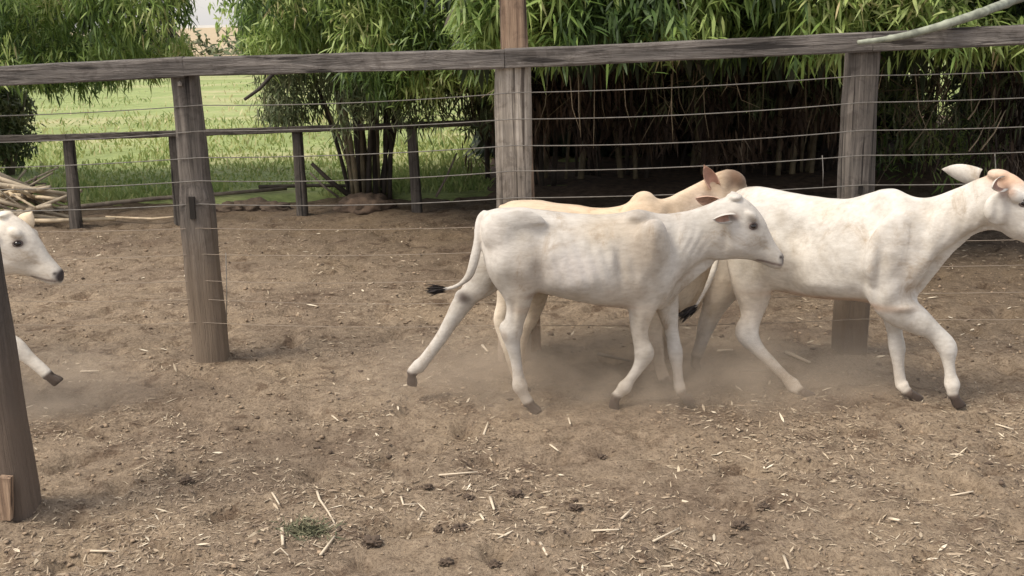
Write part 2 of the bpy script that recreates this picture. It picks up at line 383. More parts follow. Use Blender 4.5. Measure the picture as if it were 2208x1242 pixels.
# left overhanging clump
e = clump(-190, 11.6, 'bamboo clump at the left edge whose leafy crown hangs over the short fence', 14, 0, (M_CULM,), lean=1.5)
lo = lambda px, Y: zpx(px, 178 + wav(px, .02, 50, 31) - max(0, px - 230) * .30 , Y)
A = region(5600, -320, 412, 9.6, 12.4, lo, lambda px, Y: zpx(px, -150, Y), -.04, 1.5, 13)
foliage(e, sprays(A, 8, .115, .017), M_LEAF)
A = region(250, -200, 380, 10.5, 12.5, lambda px, Y: zpx(px, 120, Y), lambda px, Y: zpx(px, -150, Y))
foliage(e, sprays(A, 6, .2, .04), M_LEAFD)
# small tree by the sky gap
e = empty('tree', P(555, 60, 40), 'small pale tree standing in the distant field beside the gap of sky', 'tree'); e.location.z = 0
mb = MB(); q = e.location; mb.tube([q, q + Vector((.05, 0, 1.5)), q + Vector((0, 0, 3.2))], [.14, .1, .05]); child('trunk', mb.mesh('trunk'), M_LOG, e)
A = rng.normal(0, 1, (500, 3)) * np.array([.7, .7, .9]) + np.array([q.x, q.y, 2.6]); foliage(e, sprays(A, 5, .22, .07), M_LEAF, 'crown')

cs = np.array([(rng.uniform(-26, 4), rng.uniform(38, 75)) for _ in range(26)]); pts = np.concatenate([rng.normal(0, 1, (70, 3)) * np.array([.9, .6, .45]) + np.array([x, y, .5]) for x, y in cs]); pts[:, 2] = np.abs(pts[:, 2])
bs = sprays(pts, 4, .5, .16, down=-.3); o = leaf_mesh('far_scrub', *bs, M_SHRUB); tag(o, 'low brown green scrub in the dry far pasture', 'scrub', kind='stuff')
# right grove: curtain of bright leaves above the rail, darkness below
gro = [(1130, 11.0, 'dense bamboo clump with dark culms directly behind the tall tan pole'),
       (1380, 11.4, 'dense bamboo clump with hanging brown leaves above the humped tan calf'),
       (1660, 11.1, 'dense dark bamboo clump to the left of the right-hand fence post'),
       (1960, 11.8, 'open bamboo clump with slanting culms just right of the right-hand fence post'),
       (2290, 11.2, 'dark bamboo clump at the right edge behind the fence')]
for i, (px, Y, lab) in enumerate(gro):
    dense = px not in (1960,)
    e = clump(px, Y, lab, 17 if dense else 12, 0, (M_CULMD, M_CULMD, M_CULMD, M_CULM) if dense else (M_CULM, M_CULMD), spread=.75 if dense else .5, lean=.7, h=(2.6, 4), r=(.014, .032))
    pa, pb = px - 165, px + 165
    if i == 0: pa = 1000
    A = region(1300, pa, pb, 6.7, 9.2, lambda px, Y: zpx(px, 92 + wav(px, .02, 45, 50), min(Y, 7.6)), lambda px, Y: zpx(px, -110, Y), -.08, 1.7, 20)
    foliage(e, sprays(A, 8, .145, .020, down=.4), M_LEAF)
    # thin bare twigs and half dead sprays that hang out of the crown into the shade
    A = region(90 if dense else 260, pa, pb, 9.0, 11.0, lambda px, Y: zpx(px, 330 if px > 1880 else 235, Y), lambda px, Y: zpx(px, 110, Y), -.05, 1.8, 60)
    foliage(e, sprays(A, 6, .13, .014, down=.7, clump=rng.uniform(.2, .9, len(A))), M_SHRUB, 'sparse_leaves')
    for q in A[::5]:
        a_ = random.gauss(0, .8); l_ = random.uniform(.2, .6); p0 = Vector(q); p1 = p0 + Vector((math.sin(a_) * l_, random.gauss(0, .1), -math.cos(a_) * l_ * .8)); mb = MB(); mb.tube([p0, p0.lerp(p1, .5) + Vector((0, 0, .03)), p1], [.005, .004, .002], 5); child('twig', mb.mesh('twig'), M_CULM, e)
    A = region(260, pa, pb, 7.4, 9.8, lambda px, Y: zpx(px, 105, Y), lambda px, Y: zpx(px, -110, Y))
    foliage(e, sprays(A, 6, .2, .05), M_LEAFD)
    A = region(1100, pa - 60, pb + 60, 6.9, 14.5, lambda px, Y: 2.15, lambda px, Y: 3.3)  # crown above the view: oversized dense leaves added to darken the grove
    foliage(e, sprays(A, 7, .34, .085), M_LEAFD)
    for k in range(16):
        x0 = random.uniform(pa, pb); y0 = random.uniform(115, 200); Yk = random.uniform(8.3, 9.6); l_ = random.uniform(30, 140); dx = random.gauss(0, 30); mb = MB()
        mb.tube([P(x0, y0 - 40, Yk), P(x0 + dx * .3, y0 + l_ * .5, Yk - .03), P(x0 + dx, y0 + l_, Yk)], [.0045, .003, .0015], 5); child('twig', mb.mesh('twig'), random.choice((M_BAMDRY, M_CULM, M_CULM)), e)
    if not dense:
        A = region(330, 1870, 2190, 9.8, 12.0, lambda px, Y: zpx(px, 400, Y), lambda px, Y: zpx(px, 170, Y), .0, 2.0, 71)
        foliage(e, sprays(A, 6, .12, .018, down=.3), M_LEAF, 'sparse_leaves')
        for k in range(16):
            x0 = random.uniform(1890, 2140); y0 = random.uniform(150, 330); Yk = random.uniform(8.6, 10.2); l_ = random.uniform(40, 110); mb = MB()
            mb.tube([P(x0, y0, Yk), P(x0 + l_ * .35, y0 - l_ * .45, Yk + .05), P(x0 + l_ * .62, y0 - l_, Yk)], [.007, .006, .003], 6); child('culm', mb.mesh('culm'), random.choice((M_BAMDRY, M_CULM)), e)
    # dead leaves and sheaths hanging inside
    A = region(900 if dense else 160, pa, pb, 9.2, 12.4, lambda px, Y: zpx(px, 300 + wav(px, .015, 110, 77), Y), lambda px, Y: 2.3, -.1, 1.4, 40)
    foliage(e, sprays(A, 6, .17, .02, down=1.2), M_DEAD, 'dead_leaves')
# second row that closes the grove
row2 = [(1180, 13.2), (1420, 13.6), (1640, 13.2), (1850, 14.2), (2200, 13.8), (2450, 12.8)]
for i, (px, Y) in enumerate(row2):
    e = clump(px, Y, 'shaded bamboo thicket deep inside the grove, hidden in the dark', 12, 0, (M_CULMD,), group='shaded bamboo thickets at the back of the grove', spread=.8)
    w_ = 130 if px not in (1850, 2200) else 110
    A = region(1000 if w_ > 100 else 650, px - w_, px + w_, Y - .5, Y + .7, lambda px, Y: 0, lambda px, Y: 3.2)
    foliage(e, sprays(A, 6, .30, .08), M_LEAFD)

# shrub at the left behind the short fence
b = Vector(P(15, 300, 12.6)); b.z = 0
e = empty('shrub', b, 'dull green and brown shrub at the left edge behind the short fence', 'shrub')
mb = MB()
for k in range(7):
    a = k * .9; mb.tube([b, b + Vector((math.cos(a) * .15, math.sin(a) * .15, .5)), b + Vector((math.cos(a) * .3, math.sin(a) * .3, 1.0))], [.02, .014, .006], 5)
child('stem', mb.mesh('stem'), M_LOG, e)
A = rng.normal(0, 1, (900, 3)); A /= np.linalg.norm(A, axis=1, keepdims=True); A = A * rng.uniform(.5, 1, (900, 1)) * np.array([.42, .45, .60]) + np.array([b.x - .1, b.y, .72]); A[:, 2] = np.maximum(A[:, 2], .05)
foliage(e, sprays(A, 6, .07, .03), M_SHRUB)

# pasture grass (uncountable)
n_ = 26000; yy = 10.4 + rng.exponential(3.2, n_); xx = rng.uniform(-1, 1, n_) * (1.5 + yy * .55) - .8
ok = np.array([noise.noise(Vector((x * .8, y * .8, 7))) > -.25 and not (x > -.2 and y < 17 - (0 if x < 3.2 else 3.5)) for x, y in zip(xx, yy)]); xx, yy = xx[ok], yy[ok]; n_ = len(xx)
tall = np.array([.5 + .9 * max(0, noise.noise(Vector((x * .7, y * .45, 1))) + .35) for x, y in zip(xx, yy)])
base = np.stack([xx, yy, np.full(n_, .02)], 1)
d = np.stack([rng.normal(0, .3, n_), rng.normal(0, .3, n_), np.ones(n_)], 1)
nr = np.stack([rng.normal(0, .4, n_), -np.ones(n_), rng.normal(0, .2, n_)], 1)
rn = np.clip(.42 + .05 * (yy - 10.4) + rng.normal(0, .18, n_), 0, 1)
o = leaf_mesh('grass', base, d, nr, .17 * tall * rng.uniform(.5, 1.3, n_) , .012 * rng.uniform(.8, 1.8, n_) * (1 + .06 * (yy - 10)), rng.uniform(.1, .5, n_), rn, M_GRASS)
tag(o, 'green and yellow pasture grass growing beyond the short fence', 'grass', kind='stuff')

n_ = 12000; yy = 14 + rng.exponential(9, n_); xx = rng.uniform(-1, 1, n_) * (1.5 + yy * .52) - .8; ok = np.array([noise.noise(Vector((x * .35, y * .35, 2))) > .0 and not (x > -.2 and y < 17) for x, y in zip(xx, yy)]); xx, yy = xx[ok], yy[ok]; n_ = len(xx)
o = leaf_mesh('tall_grass', np.stack([xx, yy, np.full(n_, .03)], 1), np.stack([rng.normal(0, .45, n_), rng.normal(0, .3, n_), np.ones(n_)], 1), np.stack([rng.normal(0, .4, n_), -np.ones(n_), rng.normal(0, .2, n_)], 1), rng.uniform(.10, .24, n_), rng.uniform(.010, .026, n_), rng.uniform(.1, .6, n_), np.clip(rng.normal(.45, .28, n_), 0, 1), M_GRASS)
tag(o, 'taller uneven grass clumps farther out in the pasture', 'grass', kind='stuff')
# ------------------------------------------------------------------ fences
def rough_post(bot, top, wb, wt, dpt=.9, prof=None, seed=0, n=20, notch=0):
    """rough hewn post: squared rings with knots and hollows"""
    bot = Vector(bot); top = Vector(top); V = []; FA = []; k = 34
    for j in range(k + 1):
        t = j / k; q = bot.lerp(top, t); wd = wb + (wt - wb) * t
        if prof: wd *= np.interp(t, [a for a, _ in prof], [b_ for _, b_ in prof])
        for i in range(n):
            a = 2 * math.pi * (i + .5) / n; ca, sa = math.cos(a), math.sin(a)
            e_ = .55; x = math.copysign(abs(ca) ** e_, ca); y = math.copysign(abs(sa) ** e_, sa)
            f_ = 1 + .11 * noise.noise(Vector((ca * 1.5 + seed, sa * 1.5, t * 3.5))) + .05 * noise.noise(Vector((ca * 5 + seed, sa * 5, t * 11)))
            V.append(q + Vector((x * wd / 2 * f_, y * wd / 2 * dpt * f_, 0 if j < k else .012 * noise.noise(Vector((ca * 3, sa * 3, seed))))))
    for j in range(k):
        for i in range(n): FA.append((j * n + i, j * n + (i + 1) % n, (j + 1) * n + (i + 1) % n, (j + 1) * n + i))
    FA.append(tuple(range(n))[::-1]); FA.append(tuple(k * n + i for i in range(n)))
    me = mesh('post', V, FA); 
    try: me.set_sharp_from_angle(angle=R(38))
    except Exception: pass
    return me
def plank(a, b, w, h, seed=0, k=16):
    a = Vector(a); b = Vector(b); d = (b - a).normalized(); s_ = d.cross(Vector((0, 0, 1))).normalized(); u = s_.cross(d); V = []; FA = []
    c = .006
    prof = [(-w / 2 + c, -h / 2), (w / 2 - c, -h / 2), (w / 2, -h / 2 + c), (w / 2, h / 2 - c), (w / 2 - c, h / 2), (-w / 2 + c, h / 2), (-w / 2, h / 2 - c), (-w / 2, -h / 2 + c)]
    for j in range(k + 1):
        q = a.lerp(b, j / k)
        for i, (x, z) in enumerate(prof):
            nn = noise.noise(Vector((j * .6 + seed, i * .7, 0)))
            V.append(q + s_ * (x + .003 * nn) + u * (z + .005 * nn * (1 if abs(z) > h * .3 else .3)))
    for j in range(k):
        for i in range(8): FA.append((j * 8 + i, j * 8 + (i + 1) % 8, (j + 1) * 8 + (i + 1) % 8, (j + 1) * 8 + i))
    FA.append(tuple(range(8))[::-1]); FA.append(tuple(k * 8 + i for i in range(8)))
    return mesh('rail', V, FA, False)
FY1 = G(457, 783).y; FY2 = G(1108, 780).y; FY3 = G(1832, 772).y
def fence_line(px):     # ground x,y on the front fence line for a base pixel column
    pass
B1, B2, B3 = G(457, 783), G(1108, 780), G(1832, 772)
print('FENCE Y', B1, B2, B3)
fe = empty('corral_fence', B2, 'tall grey corral fence with a flat top rail and stretched wires behind the calves', 'fence')
T1, T2, T3 = P(397, 140, B1.y), P(1106, 108, B2.y), P(1861, 84, B3.y)
print('TOPS', T1, T2, T3)
def below(v): return Vector((v.x, v.y, -.12)) 
o = child('post', rough_post(below(B1), T1, .172, .128, .85, [(0, 1), (.5, 1.12), (.6, 1.08), (.64, .94), (1, 1)], 1), M_POST, fe); o['label'] = 'leaning grey post with a dark slot and a stepped lower half'
post1 = o
# mortise slot and chips of post 1
mb = MB(); s0 = P(413, 424, B1.y - .070); s1 = P(417, 472, B1.y - .070)
mb.box(s0, s1, .026, .02, Vector((0, 1, 0))); child('mortise', mb.mesh('mortise', False), M_HOLE, post1)
mb = MB(); ellipsoid0 = blobmesh(P(392, 158, B1.y - .075), .022, .018, .03, 4, .5, 3); child('knot', ellipsoid0, M_HOLE, post1)
child('knot', blobmesh(P(389, 183, B1.y - .066), .013, .012, .016, 9, .4, 3), M_PALE, post1)
o = child('post', rough_post(below(B2), T2, .168, .172, .8, [(0, 1), (1, 1)], 2), M_PALE, fe); o['label'] = 'pale bleached middle post'
o = child('post', rough_post(below(B3), T3, .165, .148, .85, [(0, .95), (.5, 1.05), (.56, 1.03), (1, 1)], 3), M_POST, fe); o['label'] = 'grey post at the right'
post3 = o
mb = MB(); s0 = P(1855, 400, B3.y - .064); s1 = P(1854, 418, B3.y - .064); mb.box(s0, s1, .02, .02, Vector((0, 1, 0))); child('mortise', mb.mesh('mortise', False), M_HOLE, post3)
# posts just outside the frame, on the same line
dL = B1 - B2; Bm = B1 + dL * 1.0; Tm = T1 + (T1 - T2)
child('post', rough_post(below(Bm), Tm, .17, .14, .85, None, 4), M_POST, fe)
dR = B3 - B2; Bp = B3 + dR; Tp = T3 + (T3 - T2)
child('post', rough_post(below(Bp), Tp, .17, .14, .85, None, 5), M_POST, fe)
# rails set on the camera side, flush with post tops
def railpt(px, py, Y): return P(px, py, Y - .075)
def lerpY(x):
    return B1.y + (x - B1.x) * (B2.y - B1.y) / (B2.x - B1.x) if x < B2.x else B2.y + (x - B2.x) * (B3.y - B2.y) / (B3.x - B2.x)
ra = railpt(-30, 166, B1.y + .05); rb = railpt(398, 144, B1.y); rc = railpt(1088, 127, B2.y); rd = railpt(1878, 90, B3.y); re_ = railpt(2260, 72, B3.y - .05)
ra2 = ra + (ra - rb) * 1.5; re2 = re_ + (re_ - rd) * 2
for k, (a, b_) in enumerate(((ra2, rb), (rb, rc), (rc, rd), (rd, re2))):
    a = a + (b_ - a).normalized() * .002
    child('rail', plank(a, b_, .052, [.094, .088, .088, .088][k], k * 7), M_RAIL, fe)
# wires
wz = [(227, 200, 163), (283, 257, 221), (340, 314, 281), (390, 369, 335), (440, 427, 399), (492, 487, 462), (548, 541, 520), (605, 598, 575), (645, 650, 632), (695, 700, 688)]
for k, (a, b_, c_) in enumerate(wz):
    mb = MB(); A_ = P(430, a, B1.y - .07); B_ = P(1106, b_, B2.y - .08); C_ = P(1860, c_, B3.y - .08)
    pts = []
    for (p0, p1) in ((A_ + (A_ - B_), A_), (A_, B_), (B_, C_), (C_, C_ + (C_ - B_))):
        sag = .012 + .01 * random.random()
        for t in np.linspace(0, 1, 13)[:-1]: 
            q = p0.lerp(p1, t); q.z -= sag * 4 * t * (1 - t) ; pts.append(q)
    mb.tube(pts, .0026 if k < 5 else .0015, 6); child('wire', mb.mesh('wire'), M_WIRE if k < 5 else M_WIRED, fe)
# thin vertical spacer wires
for (px, Y, y0, y1, lab) in ((1773, B3.y - .06, 335, 405, 0), (2145, B3.y - .1, 330, 400, 0), (487, B1.y - .06, 545, 705, 0)):
    mb = MB(); mb.tube([P(px, y0, Y), P(px + 2, (y0 + y1) / 2, Y - .01), P(px + 1, y1, Y)], .0025, 5); child('wire', mb.mesh('wire'), M_WIRE, fe)

# tall tan pole behind the middle post
pb = B2 + Vector((.075, .16, 0)); o = rough_post((pb.x, pb.y, -.1), (pb.x - .06, pb.y, 3.2), .15, .115, .9, None, 9)
o = link('utility_pole', o, M_POLE, None, (pb.x, pb.y, 0)); tag(o, 'tall tan wooden pole rising above the rail behind the middle fence post', 'pole')
# slim pole resting on the right post
mb = MB(); Y0 = B3.y - .155
cp_ = [(P(1850, 92, Y0 - .02), .010), (P(1905, 86, Y0), .013), (P(1960, 76, Y0 - .01), .016), (P(2040, 52, Y0), .019), (P(2120, 26, Y0 + .06), .021), (P(2185, 0, Y0 + .3), .023), (P(2330, -50, Y0 + .5), .026)]
pp = []; pr = []
for k in range(49):
    t = k / 8; i = min(int(t), 5); f_ = t - i; a, b_ = cp_[i], cp_[i + 1]
    q = a[0].lerp(b_[0], f_); q += Vector((0, 0, .004 * noise.noise(q * 6))); pp.append(q); pr.append((a[1] + (b_[1] - a[1]) * f_) * (1.16 if k % 7 == 3 else 1 + .05 * noise.noise(q * 9)))
mb.tube(pp, pr, 12)
o = link('bamboo_pole', mb.mesh('bamboo_pole'), M_BAMGRN, None, P(1850, 92, Y0)); tag(o, 'curved grey green bamboo pole resting on top of the right fence post', 'pole')
# near post at the left edge
q = G(42, 1112); t_ = P(-12, 480, q.y); t2 = q.lerp(t_, 2.0) if False else t_
o = link('wooden_post', rough_post(below(q) , P(-128, 60, q.y), .146, .140, .9, [(0, 1.0), (.12, 1.06), (.3, .98), (1, .95)], 12), M_NEAR, None, q); tag(o, 'large weathered post closest to the camera at the left edge', 'post')
np_ = o
mb = MB(); mb.box(P(14, 1118, q.y - .09), P(12, 1028, q.y - .09), .04, .03, Vector((0, 1, 0))); child('splint', mb.mesh('splint', False), M_POLE, np_)

# back fence
bp = [(-75, 500, -90, 305), (164, 490, 148, 300), (388, 478, 375, 292), (653, 466, 640, 283), (900, 456, 888, 274), (1120, 446, 1110, 265)]
be = empty('yard_fence', G(388, 478), 'short dark timber fence with one rail between the yard and green field', 'fence')
tops = []
for k, (x0, y0, x1, y1) in enumerate(bp):
    b_ = G(x0, y0); t_ = P(x1, y1, b_.y); tops.append(t_)
    child('post', rough_post((b_.x, b_.y, -.1), t_, .10, .09, .9, None, 30 + k), M_BACK, be)
for k in range(len(tops) - 1):
    a, b_ = tops[k] + Vector((0, -.04, .02)), tops[k + 1] + Vector((0, -.04, .02)); a = a + (b_ - a).normalized() * .003
    child('rail', plank(a, b_, .05, .055, 50 + k), M_BACKR, be)
for f_ in (.08, .36, .62):
    mb = MB(); pts = [Vector((t.x, t.y - .06, t.z * (1 - f_))) for t in tops]; mb.tube(pts, .002, 5)

# fallen poles along the back fence
def lying(name, pxs, r_, mt, lab, cat, group=None, z=.03):
    pts = []
    for (px, py) in pxs: v = G(px, py); v.z = z + r_; pts.append(v)
    mb = MB(); mb.tube(pts, [r_ * (1 - .25 * i / (len(pts) - 1)) for i in range(len(pts))], 8)
    o = link(name, mb.mesh(name), mt, None, pts[0]); return tag(o, lab, cat, group)
lying('bamboo_pole', [(60, 478), (200, 462), (330, 447), (470, 437), (620, 424)], .024, M_LOG, 'long pale pole lying on the ground from the bamboo pile to the short fence post', 'pole', z=.06)
lying('log', [(560, 424), (680, 421), (800, 423)], .02, M_CULMD, 'thin dark pole lying across the ground between two short fence posts', 'pole', z=.08)
lying('log', [(20, 489), (120, 488), (250, 484)], .022, M_BAMDRY, 'short pale pole lying at the foot of the leftmost short fence post', 'pole')
lying('log', [(230, 478), (330, 482), (420, 474)], .012, M_BAMDRY, 'thin straight stick lying just before the second short fence post', 'stick')
# dead leaning branch stubs near middle clump
def stick(name, a, b_, ra_, rb_, mt, lab, cat='branch', group=None):
    mb = MB(); a = Vector(a); b_ = Vector(b_); m_ = a.lerp(b_, .5) + Vector((0, 0, -.02)); mb.tube([a, m_, b_], [ra_, (ra_ + rb_) / 2, rb_], 7)
    o = link(name, mb.mesh(name), mt, None, a); return tag(o, lab, cat, group)
stick('branch', P(752, 420, 10.0), P(672, 352, 10.0), .028, .018, M_CULMD, 'dark broken branch leaning left from the foot of the bamboo bundle')
stick('branch', P(730, 425, 10.05), P(668, 372, 10.1), .012, .008, M_LOG, 'thin pale branch leaning beneath the dark broken one')
stick('branch', P(527, 215, 8.2), P(590, 158, 8.3), .012, .016, M_CULMD, 'dark bare stick poking down from under the long rail')
stick('branch', P(940, 425, 9.7), P(985, 330, 9.8), .012, .008, M_LOG, 'slim pale culm leaning right beside the short fence post near the pale post')
# root mass under middle clump
c = G(785, 452); o = link('root_mass', blobmesh((c.x, c.y, .02), .26, .18, .12, 3), M_STUMP, None, c); tag(o, 'brown root mass at the foot of the bamboo bundle', 'roots')
for k, (px, py, s_) in enumerate(((500, 452, .12), (545, 450, .15), (590, 452, .11))):
    c = G(px, py); o = link('soil_mound', blobmesh((c.x, c.y, 0), s_ * 1.5, s_, s_ * .6, k), M_CLOD, None, c)
    tag(o, ['left of three low dark soil mounds by the short fence', 'middle and widest of three low dark soil mounds by the short fence', 'right of three low dark soil mounds, next to the short fence post'][k], 'soil mound', 'low soil mounds by the short fence')
# pile of cut bamboo
for k in range(60):
    c = G(random.uniform(-60, 95), random.uniform(452, 488)); hgt = max(0, (1 - (c.x + 4.8) / 1.0)) ; z0 = .03 + random.random() * .36 * np.interp(c.x, [-5.2, -4.2, -3.6], [1, .8, .12])
    a = random.gauss(0, .7); ln = random.uniform(.35, .9); dv = Vector((math.cos(a), math.sin(a) * .6, random.gauss(-.16, .25))) * ln
    p0 = Vector((c.x, c.y, z0)) - dv / 2; p1 = Vector((c.x, c.y, z0)) + dv / 2; p0.z = max(p0.z, .02); p1.z = max(p1.z, .02)
    rr = random.uniform(.008, .022)
    mb = MB(); mb.tube([p0, p0.lerp(p1, .5), p1], [rr, rr * 1.0, rr * .85], 8)
    o = link('cut_pole', mb.mesh('cut_pole'), random.choice((M_BAMDRY, M_BAMOLD, M_BAMOLD, M_LOG)), None, p0); tag(o, 'cut dry bamboo pole lying in the jumbled pile at the left behind the short fence', 'bamboo pole', 'cut bamboo poles in the pile')

# ------------------------------------------------------------------ ground litter
def litter(n, ya, yb, lmin, lmax, wmin, wmax, name, lab, mt, hi=False, bias=1.0):
    t = rng.uniform(0, 1, n * 2) ** bias; y = ya + (yb - ya) * t; x = rng.uniform(-1, 1, n * 2) * (.25 + y * .52)
    kp = np.array([noise.noise(Vector((a * 1.3, b_ * 1.3, 8))) + .7 * noise.noise(Vector((a * 4, b_ * 4, 2))) for a, b_ in zip(x, y)]) + rng.normal(0, .16, n * 2) > .0
    x, y = x[kp], y[kp]; n = len(x)
    z = np.array([gz(a, b_) for a, b_ in zip(x, y)]) + .004
    a = rng.uniform(0, 2 * np.pi, n); el = rng.normal(.0, .16, n)
    d = np.stack([np.cos(a) * np.cos(el), np.sin(a) * np.cos(el), np.sin(el)], 1)
    nr = np.stack([rng.normal(0, .35, n), rng.normal(0, .35, n), np.ones(n)], 1)
    ln = rng.uniform(lmin, lmax, n) * rng.uniform(.5, 1, n); wd = rng.uniform(wmin, wmax, n)
    base = np.stack([x, y, z], 1) - d * ln[:, None] / 2; base[:, 2] = np.maximum(base[:, 2], z - .003) 
    o = leaf_mesh(name, base, d, nr, ln, wd, rng.uniform(-.05, .1, n), rng.uniform(0, .93 if not hi else 1, n) ** (1.3 if not hi else .5), mt)
    return tag(o, lab, 'litter', kind='stuff')
litter(26000, 2.0, 9.5, .012, .05, .002, .006, 'straw_litter', 'fine chopped straw and dry leaf litter spread over the bare soil', M_STRAW, bias=1.4)
litter(1700, 2.0, 9.0, .03, .10, .005, .013, 'dry_leaves', 'larger pale dry bamboo leaves scattered over the bare soil', M_STRAW, True, 1.2)
litter(12000, 1.9, 4.6, .015, .055, .002, .006, 'foreground_straw', 'short straw pieces matted over the foreground soil', M_STRAW, False, 1.1)
# crumbs and dung
bm = bmesh.new(); bmesh.ops.create_icosphere(bm, subdivisions=1, radius=1); iv = np.array([v.co[:] for v in bm.verts]); ifc = [tuple(v.index for v in f.verts) for f in bm.faces]; bm.free()
def crumbs(n, rmin, rmax, name, lab, mt, pw=2.5):
    V = []; FA = []
    for k in range(n):
        y = 2.0 + 7 * random.random() ** 1.3; x = random.uniform(-1, 1) * (.25 + y * .52); r_ = rmin + (rmax - rmin) * random.random() ** pw
        if noise.noise(Vector((x * 1.5, y * 1.5, 4))) < -.15: r_ *= .5
        j = iv * (1 + .3 * rng.normal(0, 1, (len(iv), 1))) @ np.diag(rng.uniform(.5, 1.5, 3)) * np.array([1, 1, .6]) * r_ + np.array([x, y, gz(x, y) + r_ * .25])
        b0 = len(V); V += [tuple(q) for q in j]; FA += [tuple(i + b0 for i in f) for f in ifc]
    o = link(name, mesh(name, V, FA), mt); return tag(o, lab, 'soil', kind='stuff')
M_CRUMB = simple('soil_crumb', (.27, .20, .135), .95, .4, 18)
crumbs(11000, .003, .011, 'soil_crumbs', 'small loose crumbs of brown soil over the yard', M_CRUMB)
crumbs(1800, .003, .012, 'dung_crumbs', 'small dark dung crumbs over the yard', M_CLOD, 2)

# individual dung clods seen in the photo
for k, (px, py, r_, lab) in enumerate((
    (990, 1146, .024, 'dark round dung clod below the middle calf, near the bottom edge'), (1593, 1145, .022, 'dark dung clod in the lower right foreground'),
    (1645, 1096, .020, 'dark dung clod lying alone right of the foreground centre'), (1067, 1224, .019, 'dark dung clod at the very bottom edge near the centre'),
    (402, 1048, .022, 'dark dung clod on the left foreground soil'), (962, 1218, .022, 'dark dung clod among straw at the bottom, left of the lowest clod'),
    (1010, 1075, .017, 'flattened dark clod near the small one in the centre foreground'), (1110, 1068, .024, 'wide dark clod in the centre foreground near the upright chip'), (1240, 1100, .02, 'dark clod right of the upright pale chip'), (905, 1052, .014, 'tiny clod left of the small dark clod in the centre'),
    (800, 1172, .030, 'broad flat dung clod right of the green tuft'), (925, 1060, .016, 'small dark dung clod below the back hooves of the middle calf'),
    (945, 1148, .016, 'small clod just left of the dark round one'), (1298, 985, .016, 'small dark clod under the white calf pair'))):
    c = G(px, py); c.z = gz(c.x, c.y) + r_ * .3
    r_ *= .82; o = link('dung_clod', blobmesh(c, r_ * 1.15, r_ * .95, r_ * .6, k * 3, .95, 4), M_CLOD, None, c); tag(o, lab, 'dung', 'dung clods on the foreground soil')
# individual pale sticks and bamboo chips: polylines on the soil (pixels), radius
CH = [
 ([(684, 1066), (690, 1088), (708, 1105), (722, 1128)], .0045, 'pale forked twig standing out above the green tuft'),
 ([(722, 1128), (700, 1144), (665, 1136), (632, 1138)], .0042, 'pale bent twig lying across the green tuft'),
 ([(609, 1150), (611, 1188)], .0065, 'thick white twig stub just below the green tuft'),
 ([(590, 1200), (606, 1192), (622, 1202)], .004, 'short white twig under the thick white stub'),
 ([(691, 1202), (722, 1162)], .005, 'pale straight stick right of the green tuft, slanting up to the right'),
 ([(588, 1075), (604, 1106)], .004, 'thin pale twig above and left of the green tuft'),
 ([(877, 1134), (912, 1112)], .006, 'pale chip slanting up to the right left of the dark round clod'),
 ([(1057, 1078), (1066, 1114)], .0055, 'upright pale chip in the centre foreground'),
 ([(1036, 1122), (1044, 1140)], .005, 'short pale chip right of the dark round clod'),
 ([(1165, 1180), (1180, 1214)], .005, 'narrow pale chip near the bottom centre'),
 ([(946, 1026), (1030, 1024)], .005, 'long pale stick lying level below the middle calf'),
 ([(716, 892), (730, 910)], .005, 'pale chip on smooth soil left of the middle calf'),
 ([(1043, 940), (1053, 918)], .005, 'small pale chip under the middle calf belly'),
 ([(1224, 900), (1230, 925)], .005, 'thin pale chip standing between the calf legs'),
 ([(1408, 1178), (1465, 1150)], .0045, 'long thin stick slanting in the lower right foreground'),
 ([(1470, 1084), (1540, 1088)], .006, 'flat pale stick right of centre in the foreground'),
 ([(1918, 1130), (1938, 1142)], .008, 'stubby pale chip in the right foreground'),
 ([(2010, 1070), (2098, 1074)], .005, 'long level pale stick near the right edge'),
 ([(1276, 1152), (1335, 1158)], .005, 'pale level stick at the bottom right of centre'),
 ([(1340, 1130), (1362, 1108)], .005, 'short pale chip slanting above the level stick'),
 ([(2145, 922), (2185, 934)], .005, 'pale chip by the right edge behind the front hooves'),
 ([(1696, 772), (1745, 800)], .012, 'pale thick stick behind the hind hooves of the white calf'),
 ([(1592, 806), (1660, 808)], .008, 'brown stick lying level between the white calf hooves'),
 ([(1290, 766), (1358, 786)], .012, 'dark brown stick behind the middle calf front legs'),
 ([(1040, 750), (1052, 768)], .008, 'white chip behind the middle calf hind legs'),
 ([(1546, 762), (1580, 763)], .008, 'small pale chip on soil behind the white calf'),
 ([(1186, 962), (1204, 976)], .005, 'tiny chip slanting in front of the middle calf'),
 ([(175, 805), (215, 806)], .006, 'pale stick on soil right of the left calf hoof'),
 ([(865, 1076), (870, 1094), (905, 1090)], .004, 'thin curled twig in the centre foreground'),
 ([(1690, 1195), (1700, 1235)], .005, 'upright pale chip at the bottom edge, right side'),
 ([(2050, 1040), (2056, 1066)], .004, 'thin upright twig at the right foreground'),
 ([(195, 1184), (250, 1186)], .005, 'pale level stick in the lower left corner'),
]
for k, (pl, r_, lab) in enumerate(CH):
    pts = []
    for i, (px, py) in enumerate(pl):
        v = G(px, py); r_ = r_ * (1.12 if i == 0 else 1); v.z = gz(v.x, v.y) + r_ * 1.2 + (.006 if i == 1 else 0); pts.append(v)
    mb = MB(); rr = [r_ * (1 - .35 * i / (len(pts) - 1)) for i in range(len(pts))]
    mb.tube(pts, rr, 6, .6)
    o = link('wood_chip', mb.mesh('wood_chip'), M_LOG if 'brown' in lab else M_CHIP, None, pts[0]); tag(o, lab, 'stick', 'loose pale sticks and chips on the yard soil')
